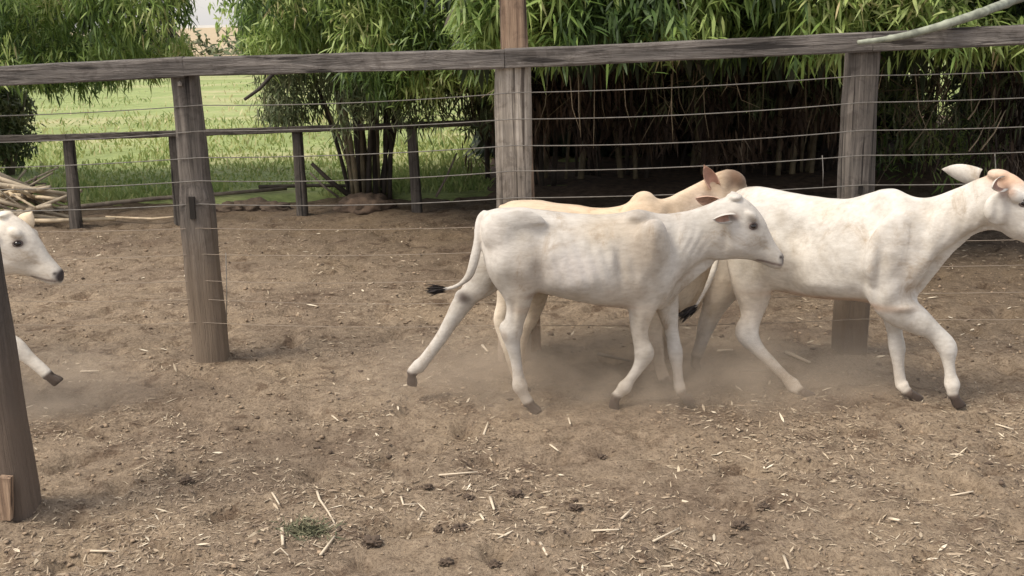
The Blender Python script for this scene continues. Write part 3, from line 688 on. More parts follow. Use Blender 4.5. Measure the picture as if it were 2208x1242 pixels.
# green tuft
c = G(655, 1150); e = None; n_ = 420
base = np.stack([c.x + rng.normal(0, .045, n_), c.y + rng.normal(0, .032, n_), np.full(n_, .005)], 1)
d = np.stack([rng.normal(0, .8, n_), rng.normal(0, .8, n_), np.abs(rng.normal(.3, .25, n_))], 1); nr = np.stack([rng.normal(0, .5, n_), rng.normal(0, .5, n_), np.ones(n_)], 1)
M_TUFT = rnd_mat('wilted_grass', [(0, (.06, .07, .035)), (1, (.16, .15, .085))], .8)
o = leaf_mesh('weed_tuft', base, d, nr, rng.uniform(.03, .08, n_), rng.uniform(.003, .006, n_), rng.uniform(.1, .5, n_), rng.uniform(0, 1, n_), M_TUFT, origin=c)
tag(o, 'small wilted green tuft on the soil with pale twigs on it', 'plant')

#CALVES
# ------------------------------------------------------------------ calves
def coat_mat():
    m, n, p, N, L = mat('calf_coat')
    at = N.new('ShaderNodeAttribute'); at.attribute_name = 'col'
    v = coords(N, L); a = noi(N, L, 9, 5, .6, v); b = noi(N, L, 60, 4, .65, coords(N, L, (.35, 1, 1)))
    r = ramp(N, [(.3, (.80, .775, .74)), (.52, (1, 1, 1)), (.75, (1.06, 1.055, 1.05))]); L.new(a.outputs['Fac'], r.inputs[0])
    st = noi(N, L, 4.2, 7, .72, coords(N, L, (1, 1, .8)), .8); rs = ramp(N, [(.34, (.66, .57, .47)), (.44, (.97, .955, .94)), (.5, (1, 1, 1))]); L.new(st.outputs['Fac'], rs.inputs[0])
    r2 = ramp(N, [(.3, (.86, .85, .84)), (.6, (1.03, 1.03, 1.03))]); L.new(b.outputs['Fac'], r2.inputs[0])
    col = mixc(N, L, 1, at.outputs['Color'], r.outputs[0], 'MULTIPLY'); col = mixc(N, L, 1, col, r2.outputs[0], 'MULTIPLY'); col = mixc(N, L, .8, col, rs.outputs[0], 'MULTIPLY')   # dried mud and dung stains
    L.new(col, p.inputs['Base Color']); p.inputs['Roughness'].default_value = .75; p.inputs['Specular IOR Level'].default_value = .25
    p.inputs['Sheen Weight'].default_value = .08; p.inputs['Sheen Roughness'].default_value = .5
    h = noi(N, L, 220, 3, .6, coords(N, L, (.25, 1, .6)), .5)
    ad = N.new('ShaderNodeMath'); ad.operation = 'MULTIPLY_ADD'; L.new(a.outputs['Fac'], ad.inputs[0]); ad.inputs[1].default_value = 3; L.new(h.outputs['Fac'], ad.inputs[2])
    bump(N, L, ad.outputs[0], p, .35, .004)
    return m
M_COAT = coat_mat(); M_EARIN = simple('ear_inside', (.36, .22, .17), .8, .35, 25)
def catmull(arr, k):
    arr = np.array(arr, float); n = len(arr); out = []
    for i in range(n - 1):
        p0, p1, p2, p3 = arr[max(i - 1, 0)], arr[i], arr[i + 1], arr[min(i + 2, n - 1)]
        for t in np.linspace(0, 1, k, endpoint=False):
            out.append(.5 * (2 * p1 + (p2 - p0) * t + (2 * p0 - 5 * p1 + 4 * p2 - p3) * t * t + (3 * p1 - p0 - 3 * p2 + p3) * t ** 3))
    out.append(arr[-1]); return np.array(out)
def ring_loft(mb, rows, egg=.15, n=28, power=.9):
    """rows: (top xyz, bottom xyz, half width)"""
    V = []; FA = []
    for r_ in rows:
        t, b, hw = r_[:3], r_[3:6], max(r_[6], .004); c = (t + b) / 2; h = (t - b) / 2
        for i in range(n):
            a = 2 * math.pi * i / n; ca, sa = math.cos(a), math.sin(a)
            sx = math.copysign(abs(sa) ** power, sa); wd = hw * (1 - egg * ca)
            V.append(Vector(c + h * ca) + Vector((0, sx * wd, 0)))
    k = len(rows)
    for j in range(k - 1):
        for i in range(n): FA.append((j * n + i, j * n + (i + 1) % n, (j + 1) * n + (i + 1) % n, (j + 1) * n + i))
    FA.append(tuple(range(n))[::-1]); FA.append(tuple((k - 1) * n + i for i in range(n)))
    mb.add(V, FA)
def ellipsoid(mb, c, rx, ry, rz, rot=0):
    bm = bmesh.new(); bmesh.ops.create_icosphere(bm, subdivisions=3, radius=1)
    M_ = Matrix.Rotation(rot, 3, 'Y'); V = [Vector(c) + M_ @ Vector((v.co.x * rx, v.co.y * ry, v.co.z * rz)) for v in bm.verts]
    FA = [tuple(v.index for v in f.verts) for f in bm.faces]; bm.free(); mb.add(V, FA)
def ear_mesh(base, tip, W, nrm, cup=.5, th=.005):
    base, tip, nrm = Vector(base), Vector(tip), Vector(nrm).normalized(); d = tip - base; s_ = d.cross(nrm).normalized(); nrm = s_.cross(d).normalized()
    U, Vn = 14, 9; V = []; FA = []; mi = []
    for side in (0, 1):
        for i in range(U):
            u = i / (U - 1); wd = W * (.55 + .85 * math.sin(math.pi * min(u * .70 + .28, 1)) ** .9) * (1 - u ** 5) * .8 + .0015
            for j in range(Vn):
                v = -1 + 2 * j / (Vn - 1)
                cu = cup * (1 - .5 * u)
                off = cu * wd * (v * v) * 1.1 ; lat = wd * math.sin(v * 1.2) / math.sin(1.2) * (1 - .35 * cu)
                q = base + d * u + s_ * lat + nrm * (off - .12 * d.length * math.sin(u * math.pi) * .4)
                if side: q = q - nrm * th * (1 - .6 * abs(v))
                V.append(q)
    def id_(s, i, j): return s * U * Vn + i * Vn + j
    for i in range(U - 1):
        for j in range(Vn - 1):
            FA.append((id_(0, i, j), id_(0, i + 1, j), id_(0, i + 1, j + 1), id_(0, i, j + 1))); mi.append(1 if 0 < j < Vn - 2 and i < U - 3 else 0)
            FA.append((id_(1, i, j), id_(1, i, j + 1), id_(1, i + 1, j + 1), id_(1, i + 1, j))); mi.append(0)
        for j in (0, Vn - 1):
            a, b_, c_, e_ = id_(0, i, j), id_(1, i, j), id_(1, i + 1, j), id_(0, i + 1, j); FA.append((a, b_, c_, e_) if j == 0 else (a, e_, c_, b_)); mi.append(0)
    for i in (0, U - 1):
        for j in range(Vn - 1):
            a, b_, c_, e_ = id_(0, i, j), id_(0, i, j + 1), id_(1, i, j + 1), id_(1, i, j); FA.append((a, b_, c_, e_)); mi.append(0)
    me = mesh('ear', V, FA); me.polygons.foreach_set('material_index', mi); return me

def calf(label, Y0, torso, legs, blobs, tail, ears, eyes, base, spots, off=Vector((0, 0, 0)), flaps=(), ribs=None, folds=None, carve=(), nose=None, seed=0, ear_col=None, tuft=None, tuft_dir=(-1, 0, 0), slope=0.0, px0=1400, oneside=False):
    sl = lambda px: slope * (max(px - px0, 0) if oneside else px - px0)
    cv = lambda px, py, Y=Y0: P(px, py, Y + sl(px)) + off
    ms = Y0 / F * 1.03
    mb = MB()
    rows = catmull([[*cv(a, b_), *cv(c_, d_), hw] for a, b_, c_, d_, hw in torso], 5); ring_loft(mb, rows)
    for fl in flaps:
        ring_loft(mb, catmull([[*cv(a, b_), *cv(c_, d_), hw] for a, b_, c_, d_, hw in fl], 4), 0)
    hooves = []
    for lg in legs:
        dy, pts, absf = lg[:3]; dyE = lg[3] if len(lg) > 3 else dy
        Y = Y0 + dy; pts0 = pts[1][0]; ff = (lambda a, b_, Y=Y: P(a, b_, Y + sl(pts0))) if absf else (lambda a, b_, Y=Y: P(a, b_, Y + sl(pts0)) + off)
        pts = catmull([(a, b_, r_ if r_ > 30 else r_ * .93) for a, b_, r_ in pts], 4); rows = []
        for i, (a, b_, r_) in enumerate(pts):
            t0 = pts[max(i - 1, 0)]; t1 = pts[min(i + 1, len(pts) - 1)]
            dx, dy_ = t1[0] - t0[0], t1[1] - t0[1]; l_ = math.hypot(dx, dy_) or 1; nx, ny = dy_ / l_ * r_, -dx / l_ * r_
            rm = r_ * ms; lat = min(rm * .82, .030 + .40 * rm * .8, .062)
            tt = max(0, i / (len(pts) - 1) - .25) / .75; Yl = Y + (dyE - dy) * tt; rows.append(np.array([*ff(a + nx, b_ + ny, Yl), *ff(a - nx, b_ - ny, Yl), lat]))
        ring_loft(mb, rows, 0, 20, 1)
        # cloven hoof
        (xa, ya, _), (xb, yb, rb_) = pts[-4], pts[-1]; dd = Vector((xb - xa, yb - ya)).normalized()
        h0 = ff(xb, yb, Y + dyE - dy); h1 = ff(xb + dd.x * 17, yb + dd.y * 17, Y + dyE - dy)
        toe = (Vector((.35, 0, -.94)) if not absf else Vector((.6, 0, -.8)))
        ax = ((h1 - h0).normalized() * .6 + toe * .4).normalized(); side = ax.cross(Vector((0, 1, 0))).normalized()
        if side.x < 0: side = -side
        for s_ in (-1, 1):
            rr = []
            for t, w_, x_ in ((-.012, .018, .0), (.0, .022, .0), (.020, .028, .005), (.042, .033, .010), (.050, .030, .012)):
                c_ = h0 + ax * t + side * x_ + Vector((0, s_ * .0115, 0)); rr.append(np.array([*(c_ + side * w_ * .9), *(c_ - side * w_ * .72), .0125]))
            ring_loft(mb, rr, 0, 14)
        hooves.append((h0 + ax * .030, .046))
    for (px, py, dy, rx, ry, rz, rot) in blobs:
        ellipsoid(mb, cv(px, py, Y0 + dy), rx * ms, ry, rz * ms, rot)
    if tail:
        tp = catmull([[*cv(a, b_, Y0 + dy), r_] for a, b_, dy, r_ in tail], 4)
        mb.tube([Vector(t[:3]) for t in tp], [t[3] for t in tp], 10)
    tmp = bpy.data.objects.new('tmp', mb.mesh('tmp')); C.objects.link(tmp)
    md = tmp.modifiers.new('r', 'REMESH'); md.mode = 'VOXEL'; md.voxel_size = .006; md.use_smooth_shade = True
    ms_ = tmp.modifiers.new('s', 'SMOOTH'); ms_.factor = .5; ms_.iterations = 5
    bpy.context.view_layer.update(); dg = bpy.context.evaluated_depsgraph_get()
    me = bpy.data.meshes.new_from_object(tmp.evaluated_get(dg)); bpy.data.objects.remove(tmp); me.name = 'body'
    me.polygons.foreach_set('use_smooth', [True] * len(me.polygons))
    nv = len(me.vertices); co = np.empty(nv * 3, np.float32); me.vertices.foreach_get('co', co); co = co.reshape(-1, 3).astype(float)
    nm = np.empty(nv * 3, np.float32); me.vertices.foreach_get('normal', nm); nm = nm.reshape(-1, 3)
    disp = np.zeros(nv)
    if ribs:
        c_ = cv(ribs[0], ribs[1]); ex = (co[:, 0] - c_.x) / (ribs[2] * ms); ez = (co[:, 2] - c_.z) / (ribs[3] * ms)
        mk = np.clip(1 - ex ** 2 - ez ** 2, 0, 1) ** .7 * np.clip(np.abs(nm[:, 1]) * 1.6 - .3, 0, 1)
        disp += .0018 * mk * np.sin((co[:, 0] + .28 * (co[:, 2] - c_.z)) * 2 * np.pi / .052)
    for (px, py, rx, ry, am) in carve:   # hollows and ridges of the lean trunk
        c_ = cv(px, py); d2 = ((co[:, 0] - c_.x) / (rx * ms)) ** 2 + ((co[:, 2] - c_.z) / (ry * ms)) ** 2
        disp += 1.35 * am * np.exp(-d2) * np.clip(np.abs(nm[:, 1]) * 1.5 - .2, 0, 1)
    if folds:   # loose skin of the neck, folds running across it
        c_ = cv(folds[0], folds[1]); ex = (co[:, 0] - c_.x) / (folds[2] * ms); ez = (co[:, 2] - c_.z) / (folds[3] * ms)
        mk = np.clip(1 - ex ** 2 - ez ** 2, 0, 1) ** .6 * np.clip(np.abs(nm[:, 1]) * 1.6 - .2, 0, 1)
        disp += .0008 * mk * np.sin(((co[:, 0] - c_.x) - .35 * (co[:, 2] - c_.z) + .01 * np.sin(co[:, 2] * 30)) * 2 * np.pi / .038)
    wn = np.array([noise.noise(Vector(q) * 7 + Vector((seed, 0, 0))) + .5 * noise.noise(Vector(q) * 17) for q in co])
    disp += .0048 * wn * np.clip((co[:, 2] - .32) * 5, .15, 1)
    co2 = co + nm * disp[:, None]; me.vertices.foreach_set('co', co2.astype(np.float32).ravel()); me.update()
    # relax the seams where limbs and muscles meet the trunk
    ed = np.empty(len(me.edges) * 2, np.int32); me.edges.foreach_get('vertices', ed); ed = ed.reshape(-1, 2)
    deg = np.bincount(ed.ravel(), minlength=nv).astype(float)[:, None]
    zl = cv(torso[6][2], torso[6][3] - 8).z; xr = cv(torso[1][0], 500).x; xn = cv(torso[12][0], 480).x
    mk = (np.clip((co2[:, 2] - zl + .05) / .07, 0, 1) * np.clip((co2[:, 0] - xr + .01) / .05, 0, 1) * np.clip((xn - co2[:, 0]) / .12, .0, 1))[:, None]
    ribd = (co2 - co)
    q_ = co.copy()
    for it in range(34):
        acc = np.zeros((nv, 3))
        for ax_ in range(3): acc[:, ax_] = np.bincount(ed[:, 0], q_[ed[:, 1], ax_], nv) + np.bincount(ed[:, 1], q_[ed[:, 0], ax_], nv)
        q_ = q_ + mk * .6 * (acc / deg - q_)
    co2 = q_ + ribd; me.vertices.foreach_set('co', co2.astype(np.float32).ravel()); me.update()
    # coat colours; some spots carry shade put into the colour
    col = np.tile(np.array(base, float), (nv, 1))
    for (px, py, rx, ry, cc, st) in spots:
        c_ = cv(px, py); d2 = ((co[:, 0] - c_.x) / (rx * ms)) ** 2 + ((co[:, 2] - c_.z) / (ry * ms)) ** 2 + .25 * wn
        f_ = (st * np.exp(-np.maximum(d2, 0) ** 1.5))[:, None]; col = col * (1 - f_) + np.array(cc) * f_
    low = np.clip((.24 - co[:, 2]) / .24, 0, 1)[:, None] * .30 ; col = col * (1 - low) + np.array((.36, .27, .18)) * low   # dusty lower legs
    for (h, r_) in hooves:
        dd = np.linalg.norm(co - np.array(h), axis=1); f_ = np.clip((r_ + .012 - dd) / .012, 0, 1)[:, None]; col = col * (1 - f_) + np.array((.065, .047, .038)) * f_
    if nose:
        c_ = cv(nose[0], nose[1]); dd = np.linalg.norm((co - np.array(c_)) * np.array([1, .6, 1]), axis=1); f_ = np.clip((nose[2] * ms - dd) / (.010), 0, 1)[:, None]; col = col * (1 - f_) + np.array((.05, .042, .042)) * f_
    at = me.color_attributes.new('col', 'FLOAT_COLOR', 'POINT'); at.data.foreach_set('color', np.concatenate([np.clip(col, 0, 1), np.ones((nv, 1))], 1).astype(np.float32).ravel())
    org = Vector(cv((torso[3][0] + torso[9][0]) / 2, torso[4][3])); org.z = 0; org.y = Y0 + off.y
    me.update(); e = empty('calf', org, label, 'calf', 'calves running past the fence')
    body = child('body', me, M_COAT, e)
    from mathutils.bvhtree import BVHTree
    bv = BVHTree.FromPolygons([tuple(q) for q in co2], [tuple(p_.vertices) for p_ in me.polygons])
    for (px, py, r_, both) in eyes:
        c_ = cv(px, py)
        for sgn in ((-1, 1) if both else (-1,)):
            loc, nn, _, _ = bv.ray_cast(Vector((c_.x, c_.y + sgn * .5, c_.z)), Vector((0, -sgn, 0)))
            if loc is None: continue
            if (loc - c_).length > .2: continue
            rm = r_ * ms
            bm = bmesh.new(); bmesh.ops.create_uvsphere(bm, u_segments=20, v_segments=14, radius=rm)
            q = loc - nn * rm * .55
            for v in bm.verts: v.co = Vector((v.co.x * 1.12, v.co.y, v.co.z * .86)) + q
            m_ = bpy.data.meshes.new('eye'); bm.to_mesh(m_); bm.free(); m_.polygons.foreach_set('use_smooth', [True] * len(m_.polygons)); ey = child('eye', m_, M_EYE, e)
            # lids: a rim round the eyeball
            mb = MB(); t1 = nn.cross(Vector((0, 0, 1))).normalized(); t2 = t1.cross(nn).normalized(); pts = []
            for k in range(25):
                a = 2 * math.pi * k / 24; pts.append(loc + t1 * math.cos(a) * rm * 1.12 + t2 * math.sin(a) * rm * (.80 if math.sin(a) > 0 else .7) - nn * .001)
            mb.tube(pts, .0042, 6); child('eyelid', mb.mesh('eyelid'), M_LID, ey)
    for (bx, by, bdy, tx, ty, tdy, W, nrm, cup) in ears:
        me_ = ear_mesh(cv(bx, by, Y0 + bdy), cv(tx, ty, Y0 + tdy), W, nrm, cup)
        cc = np.array(ear_col if ear_col is not None else base); at = me_.color_attributes.new('col', 'FLOAT_COLOR', 'POINT')
        at.data.foreach_set('color', np.tile(np.append(cc, 1), len(me_.vertices)).astype(np.float32)); child('ear', me_, [M_COAT, M_EARIN], e)
    if tuft is not None:
        c_ = np.array(cv(*tail[-1][:2], Y0 + tail[-1][2])); n_ = 170; td = np.array(tuft_dir, float); td /= np.linalg.norm(td)
        t = rng.uniform(0, 1, n_); bs = c_ + td * (t * tuft * .45)[:, None] - td * .02 + rng.normal(0, .006, (n_, 3)); d = td + rng.normal(0, .16, (n_, 3))
        leaf_mesh('tail_switch', bs, d, rng.normal(0, 1, (n_, 3)), rng.uniform(.6, 1, n_) * tuft * .75, rng.uniform(.004, .007, n_), rng.uniform(0, .15, n_), rng.uniform(0, 1, n_), M_SWITCH, e)
    return e

YA = 4.52
A_torso = [(1034, 482, 1040, 528, .05), (1050, 458, 1050, 572, .10), (1078, 447, 1082, 612, .14), (1118, 447, 1118, 628, .16), (1170, 453, 1165, 628, .158), (1230, 460, 1225, 642, .178), (1290, 463, 1288, 654, .185),
    (1338, 459, 1343, 662, .165), (1385, 452, 1400, 668, .14), (1425, 460, 1432, 655, .118), (1465, 458, 1456, 610, .092), (1495, 451, 1490, 578, .072), (1525, 440, 1520, 558, .064),
    (1555, 428, 1548, 561, .064), (1588, 420, 1567, 559, .074), (1616, 432, 1592, 557, .072), (1640, 458, 1615, 560, .060), (1656, 488, 1638, 567, .048), (1669, 517, 1655, 574, .044), (1682, 537, 1670, 579, .041), (1690, 547, 1683, 577, .032)]
A_blobs = [(1085, 500, -.085, 48, .06, 52, 0), (1085, 500, .085, 48, .06, 52, 0), (1136, 470, -.105, 44, .022, 22, .3), (1136, 470, .105, 44, .022, 22, .3), (1058, 470, -.06, 16, .03, 14, 0), (1058, 470, .06, 16, .03, 14, 0),
    (1398, 545, -.115, 42, .045, 78, .25), (1398, 545, .115, 42, .045, 78, .25), (1372, 466, -.04, 30, .05, 16, 0), (1372, 466, .04, 30, .05, 16, 0), (1590, 520, -.048, 30, .028, 28, 0), (1590, 520, .048, 30, .028, 28, 0),
    (1620, 465, -.052, 16, .022, 10, .6), (1620, 465, .052, 16, .022, 10, .6), (1672, 556, 0, 17, .040, 16, .7), (1584, 424, 0, 18, .05, 9, 0), (1086, 706, -.075, 10, .016, 15, .2), (991, 637, .07, 12, .016, 15, .6), (1396, 758, -.075, 12, .022, 13, 0)]
A_legs = [
 (-.075, [(1102, 520, 60), (1106, 575, 56), (1116, 620, 42), (1118, 655, 30), (1110, 690, 23), (1103, 716, 26), (1105, 738, 19), (1111, 768, 14), (1117, 806, 13), (1121, 832, 18.5), (1129, 850, 13), (1142, 872, 14)], 0),
 (.07, [(1080, 530, 52), (1062, 575, 50), (1035, 612, 36), (1012, 638, 25), (994, 658, 24), (975, 690, 18), (948, 733, 14.5), (916, 776, 14), (903, 790, 16.5), (893, 797, 13), (886, 808, 13)], 0),
 (-.075, [(1402, 560, 46), (1396, 610, 42), (1386, 655, 33), (1379, 700, 23), (1382, 735, 19), (1389, 762, 24), (1378, 790, 14.5), (1359, 818, 12), (1347, 835, 17), (1336, 847, 12.5), (1325, 858, 13)], 0),
 (.06, [(1428, 600, 38), (1438, 660, 28), (1446, 705, 18), (1452, 735, 16), (1456, 760, 18), (1460, 795, 12.5), (1463, 822, 12.5), (1465, 833, 15), (1468, 844, 12), (1472, 852, 13)], 0, -.02)]
MOUTH = [(1630 + 6 * k, 557 + 1.3 * k, 4.5, 3.2, (.14, .10, .09), .8) for k in range(9)] + [(1680, 551, 4, 3.5, (.03, .02, .02), .95)]
A_tail = [(1050, 460, 0, .018), (1037, 470, -.01, .018), (1031, 490, -.03, .018), (1029, 522, -.05, .020), (1022, 562, -.06, .021), (1010, 596, -.06, .017), (985, 617, -.05, .011), (955, 624, -.04, .008)]
calf('grey white calf in the middle, running right in front of the tan one', YA, A_torso, A_legs, A_blobs, A_tail,
     [(1574, 462, -.055, 1538, 474, -.115, .030, (.25, -1, -.55), .9), (1585, 428, .05, 1578, 414, .15, .030, (.3, -.2, -1), .6)],
     [(1618, 482, 8.2, True)], (.50, .472, .43),
     [(1375, 520, 50, 70, (.345, .29, .23), .85), (1190, 550, 80, 58, (.365, .34, .315), .7), (1300, 500, 40, 40, (.40, .35, .28), .5), (1120, 640, 24, 60, (.47, .40, .31), .6), (1395, 690, 40, 60, (.50, .42, .32), .6), (1350, 610, 50, 40, (.44, .38, .31), .6), (1300, 480, 70, 25, (.46, .38, .28), .45), (1420, 455, 70, 22, (.38, .35, .32), .55), (1590, 520, 45, 50, (.50, .48, .45), .6),
      (1060, 500, 35, 60, (.62, .58, .53), .7), (1235, 560, 60, 35, (.56, .52, .49), .6), (1575, 462, 14, 10, (.15, .10, .08), .8), (1150, 625, 22, 8, (.25, .17, .12), .6), (1240, 652, 120, 9, (.36, .24, .16), .6), (1140, 560, 40, 60, (.50, .44, .37), .5), (999, 647, 17, 15, (.05, .035, .03), .95), (1085, 712, 10, 14, (.30, .24, .19), .6), (1618, 482, 17, 11, (.20, .165, .14), .75), (1691, 556, 13, 15, (.07, .06, .06), .9), *MOUTH],
     ribs=(1270, 550, 120, 75), folds=(1482, 525, 48, 60), carve=[(1170, 498, 26, 26, -.016), (1162, 575, 16, 45, -.012), (1330, 560, 12, 60, -.010), (1448, 520, 14, 55, -.009), (1400, 500, 14, 40, .008), (1372, 600, 14, 30, .007), (1210, 470, 60, 7, .006), (1560, 505, 10, 26, -.007), (1640, 530, 20, 12, -.005), (1080, 560, 24, 40, .010), (1106, 660, 8, 26, -.006), (1388, 690, 7, 26, -.005), (1225, 600, 40, 26, .009)], nose=(1690, 558, 14), seed=1, tuft=.09, tuft_dir=(-1, .05, .0),
     flaps=[[(1540, 545, 1540, 566, .012), (1505, 545, 1512, 594, .012), (1475, 565, 1480, 624, .013), (1450, 590, 1450, 652, .014), (1425, 630, 1420, 672, .02)]])

YB = 4.88
calf('tan calf with small hump and brown poll, mostly hidden behind the grey white one', YB,
 [(1080, 446, 1082, 500, .06), (1105, 433, 1102, 590, .13), (1155, 431, 1150, 610, .155), (1230, 441, 1225, 628, .175), (1300, 449, 1295, 642, .18), (1345, 440, 1345, 652, .16), (1384, 421, 1398, 662, .13), (1425, 428, 1450, 668, .115), (1462, 411, 1492, 655, .09),
  (1495, 396, 1524, 610, .07), (1525, 380, 1535, 560, .06), (1560, 364, 1532, 505, .062), (1592, 370, 1540, 515, .072), (1614, 410, 1552, 530, .070), (1624, 460, 1562, 546, .058), (1628, 505, 1572, 560, .046), (1626, 540, 1580, 572, .040), (1618, 562, 1592, 578, .028)],
 [(-.07, [(1115, 550, 50), (1108, 610, 42), (1092, 655, 24), (1080, 690, 18), (1086, 725, 13), (1098, 765, 11), (1110, 800, 11), (1117, 820, 12), (1124, 834, 11)], 0, -.17),
  (.10, [(1130, 550, 50), (1148, 620, 40), (1146, 680, 20), (1128, 720, 15), (1122, 770, 11), (1120, 815, 12), (1126, 830, 11)], 0),
  (-.07, [(1430, 580, 42), (1420, 650, 32), (1410, 700, 22), (1414, 745, 19), (1422, 785, 14), (1430, 812, 14), (1436, 824, 12)], 0, -.18),
  (.09, [(1450, 590, 38), (1452, 660, 26), (1446, 715, 17), (1440, 745, 17), (1420, 780, 13), (1400, 800, 13), (1392, 812, 12)], 0)],
 [(1386, 432, 0, 28, .045, 22, -.2), (1375, 545, -.10, 42, .05, 78, .25), (1375, 545, .10, 42, .05, 78, .25), (1100, 500, -.08, 46, .06, 50, 0), (1585, 385, 0, 26, .055, 16, .6), (1590, 470, -.045, 28, .03, 30, 0)],
 [(1085, 445, 0, .017), (1078, 470, .02, .014), (1076, 540, .03, .012), (1080, 600, .03, .010), (1083, 630, .03, .008)],
 [(1540, 398, -.03, 1518, 356, -.05, .036, (-.2, -1, .1), .9), (1545, 432, -.07, 1500, 428, -.15, .034, (0, -.8, -.5), .6)],
 [(1600, 440, 9, True)], (.58, .46, .335),
 [(1300, 600, 260, 80, (.60, .52, .42), .8), (1500, 620, 70, 80, (.60, .53, .43), .9), (1420, 740, 80, 120, (.56, .49, .40), .9), (1100, 700, 60, 160, (.62, .55, .45), .9), (1240, 455, 160, 22, (.66, .50, .34), .7), (1180, 490, 80, 40, (.60, .52, .42), .6), (1170, 650, 60, 60, (.50, .43, .34), .9), (1584, 382, 34, 27, (.105, .055, .032), .97), (1520, 440, 40, 28, (.72, .64, .54), .8), (1595, 570, 30, 14, (.66, .56, .42), .8)],
 nose=(1622, 572, 15), seed=2, carve=[(1440, 460, 16, 26, -.010), (1530, 440, 12, 40, -.010), (1575, 400, 14, 16, -.006)], slope=.0009, px0=1420, oneside=True, ear_col=(.62, .42, .32), tuft=.1, tuft_dir=(0, 0, -1),
 flaps=[[(1545, 540, 1552, 566, .013), (1530, 570, 1540, 600, .014), (1510, 600, 1520, 645, .014), (1490, 630, 1500, 676, .016), (1465, 650, 1465, 682, .02)]])

YC = 4.74
calf('large white humped calf stretching its neck at the right edge', YC,
 [(1570, 445, 1570, 515, .07), (1588, 416, 1586, 585, .13), (1625, 402, 1620, 618, .165), (1670, 406, 1665, 624, .17), (1730, 419, 1725, 636, .18), (1790, 427, 1785, 642, .185), (1840, 427, 1840, 646, .18), (1885, 414, 1885, 655, .160),
  (1928, 405, 1935, 650, .135), (1972, 423, 1975, 605, .112), (2010, 422, 2004, 560, .088), (2045, 412, 2046, 528, .074), (2080, 400, 2086, 502, .068), (2115, 384, 2122, 484, .066), (2150, 371, 2150, 494, .080), (2180, 374, 2178, 512, .078),
  (2205, 388, 2200, 520, .068), (2235, 412, 2216, 528, .054), (2262, 442, 2240, 536, .046), (2280, 468, 2262, 540, .038), (2288, 492, 2275, 536, .022)],
 [(-.08, [(1930, 570, 52), (1915, 625, 50), (1940, 664, 41), (1980, 692, 31), (2014, 716, 22), (2041, 748, 24), (2045, 778, 15), (2049, 805, 13), (2053, 828, 18.5), (2054, 844, 13.5), (2057, 857, 14)], 0, -.16),
  (.06, [(1930, 610, 42), (1922, 665, 26), (1929, 715, 18), (1934, 748, 19.5), (1937, 785, 13.5), (1941, 820, 13.5), (1944, 828, 16), (1952, 840, 12.5), (1962, 849, 13)], 0, -.03),
  (-.08, [(1625, 530, 62), (1622, 590, 52), (1624, 645, 36), (1619, 686, 24), (1611, 718, 28), (1632, 750, 17), (1665, 784, 13), (1694, 814, 12.5), (1710, 830, 17.5), (1722, 840, 12.5), (1733, 847, 13)], 0, -.27),
  (.08, [(1590, 550, 56), (1562, 610, 44), (1540, 660, 28), (1524, 700, 21), (1513, 735, 15), (1505, 760, 14), (1498, 772, 13)], 0)],
 [(1916, 424, 0, 34, .045, 17, .05), (1915, 540, -.115, 45, .045, 80, .25), (1915, 540, .115, 45, .045, 80, .25), (1625, 500, -.09, 55, .07, 62, 0), (1625, 500, .09, 55, .07, 62, 0), (2155, 450, -.055, 30, .03, 32, 0), (2155, 450, .055, 30, .03, 32, 0),
  (2190, 424, -.058, 18, .022, 11, .6), (2190, 424, .058, 18, .022, 11, .6), (2155, 378, 0, 22, .05, 12, .2), (2270, 505, 0, 20, .042, 22, .6)],
 [(1582, 430, 0, .02), (1562, 450, -.04, .017), (1552, 500, -.12, .014), (1545, 560, -.20, .013), (1528, 610, -.26, .012), (1508, 648, -.29, .009), (1497, 664, -.30, .007)],
 [(2112, 392, .03, 2032, 364, .10, .054, (-.3, 1, .35), .5), (2150, 398, -.068, 2140, 404, -.165, .036, (.9, -.4, .3), .9)],
 [(2193, 432, 8.5, True)], (.58, .552, .505),
 [(1640, 560, 90, 90, (.66, .60, .50), .5), (1760, 632, 140, 10, (.42, .26, .16), .7), (2165, 378, 42, 18, (.55, .33, .20), .8), (2150, 400, 12, 18, (.30, .16, .10), .7), (1765, 445, 30, 20, (.62, .52, .42), .5), (1920, 540, 30, 60, (.58, .54, .49), .5),
  (2030, 455, 40, 18, (.60, .56, .50), .5), (1950, 610, 40, 30, (.60, .56, .52), .4), (1540, 640, 50, 80, (.52, .42, .31), .7), (1620, 640, 40, 60, (.62, .52, .41), .5)],  # brown beige on the far hind leg is shade put into the colour
 ribs=(1780, 540, 50, 35), folds=(2040, 470, 62, 52), carve=[(1700, 490, 30, 30, -.015), (1690, 580, 16, 50, -.010), (1862, 560, 13, 70, -.013), (1972, 500, 14, 60, -.012), (1925, 500, 16, 50, .008), (1900, 600, 20, 30, .008), (1990, 440, 22, 14, -.008), (2125, 440, 10, 34, -.008), (1930, 650, 22, 8, .007), (1630, 560, 26, 44, .010), (2215, 470, 20, 16, -.005), (1760, 600, 50, 28, .009), (1960, 570, 16, 34, .008)], nose=(2290, 505, 18), seed=3, tuft=.1, tuft_dir=(-.6, 0, -.4), slope=-.0011, px0=1700,
 flaps=[[(2160, 480, 2158, 500, .013), (2125, 470, 2130, 496, .013), (2095, 470, 2100, 508, .012), (2065, 480, 2074, 530, .012), (2035, 500, 2044, 562, .012), (2012, 525, 2016, 598, .013), (1990, 555, 1990, 634, .014), (1968, 610, 1962, 660, .018)]])

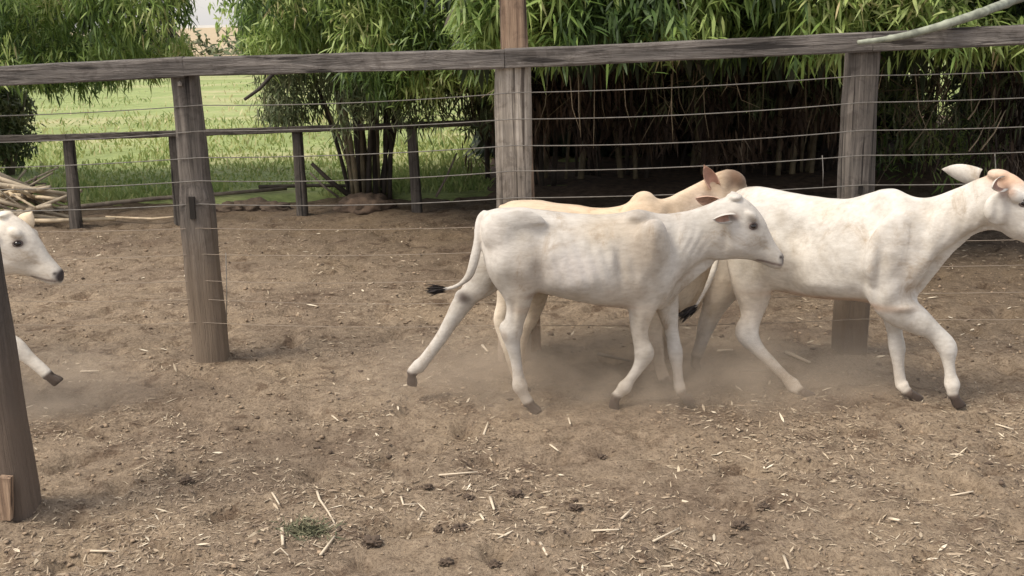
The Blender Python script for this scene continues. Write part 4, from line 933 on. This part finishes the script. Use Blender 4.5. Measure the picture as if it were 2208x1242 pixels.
YD = 4.62
offD = P(52, 519, YD) - P(1618, 482, YA); 
D_legs = [A_legs[0], A_legs[1], A_legs[3], (-.10, [(-175, 600, 44), (-150, 650, 40), (-95, 690, 28), (-25, 715, 23), (30, 745, 21), (62, 772, 15), (92, 798, 13.5), (106, 812, 13)], 1)]
YDo = YA
def shiftleg(l): return l
calf('white calf entering at the left edge, half hidden by the near post', YA, A_torso, [(l[0] + (YD - YA if l[2] else 0), l[1], l[2]) + tuple(l[3:]) for l in D_legs], A_blobs, A_tail,
     [(1574, 462, -.055, 1532, 476, -.115, .030, (.25, -1, -.55), .9), (1606, 456, .02, 1630, 418, .05, .040, (.1, 1, .1), .4)],
     [(1618, 482, 8.2, True)], (.68, .63, .55),
     [(1560, 470, 16, 14, (.16, .12, .12), .7), (1610, 410, 16, 16, (.72, .58, .40), .6), (1618, 482, 17, 11, (.20, .165, .14), .75), (1691, 556, 13, 15, (.07, .06, .06), .9), *MOUTH], off=offD, nose=(1690, 560, 16), seed=5, carve=[(1560, 505, 10, 26, -.007), (1640, 530, 20, 12, -.005)], tuft=.09, ear_col=(.72, .60, .44),
     flaps=[[(1540, 545, 1540, 566, .012), (1505, 545, 1512, 594, .012), (1475, 565, 1480, 624, .013), (1450, 590, 1450, 652, .014), (1425, 630, 1420, 672, .02)]])

# dust kicked up by the hooves: air borne soil, thickest in the middle of each cloud and low down
def dust(px, py, Y, rx, ry, rz, dens, label):
    c = P(px, py, Y); c.z = .06; mb = MB(); ellipsoid(mb, c, rx, ry, rz)
    m, n, p, N, L = mat('dust'); N.remove(p); v = N.new('ShaderNodeVolumePrincipled'); v.inputs['Color'].default_value = (.76, .65, .53, 1); v.inputs['Anisotropy'].default_value = .1
    co = coords(N, L, (1 / rx, 1 / ry, 1 / rz)); ln = N.new('ShaderNodeVectorMath'); ln.operation = 'LENGTH'; L.new(co, ln.inputs[0])
    fa = N.new('ShaderNodeMapRange'); fa.interpolation_type = 'SMOOTHSTEP'; fa.inputs[1].default_value = 1.0; fa.inputs[2].default_value = .25; fa.inputs[3].default_value = 0; fa.inputs[4].default_value = 1; L.new(ln.outputs['Value'], fa.inputs[0])
    nz = noi(N, L, 3.2, 3, .6, coords(N, L, (1, 1, 2)), .8); nr_ = N.new('ShaderNodeMapRange'); nr_.inputs[1].default_value = .36; nr_.inputs[2].default_value = .62; nr_.inputs[3].default_value = .1; nr_.inputs[4].default_value = dens; L.new(nz.outputs['Fac'], nr_.inputs[0])
    mu = N.new('ShaderNodeMath'); mu.operation = 'MULTIPLY'; L.new(fa.outputs[0], mu.inputs[0]); L.new(nr_.outputs[0], mu.inputs[1]); L.new(mu.outputs[0], v.inputs['Density'])
    L.new(v.outputs[0], N['Material Output'].inputs[1])
    o = link('dust_cloud', mb.mesh('dust_cloud'), m, None, c); tag(o, label, 'dust', kind='stuff')
dust(1370, 850, 4.7, 1.75, .75, .30, 3.2, 'thin brown dust raised by the hooves of the middle calves')
dust(110, 850, 4.7, .6, .5, .24, 3.0, 'thin brown dust under the calf at the left edge')
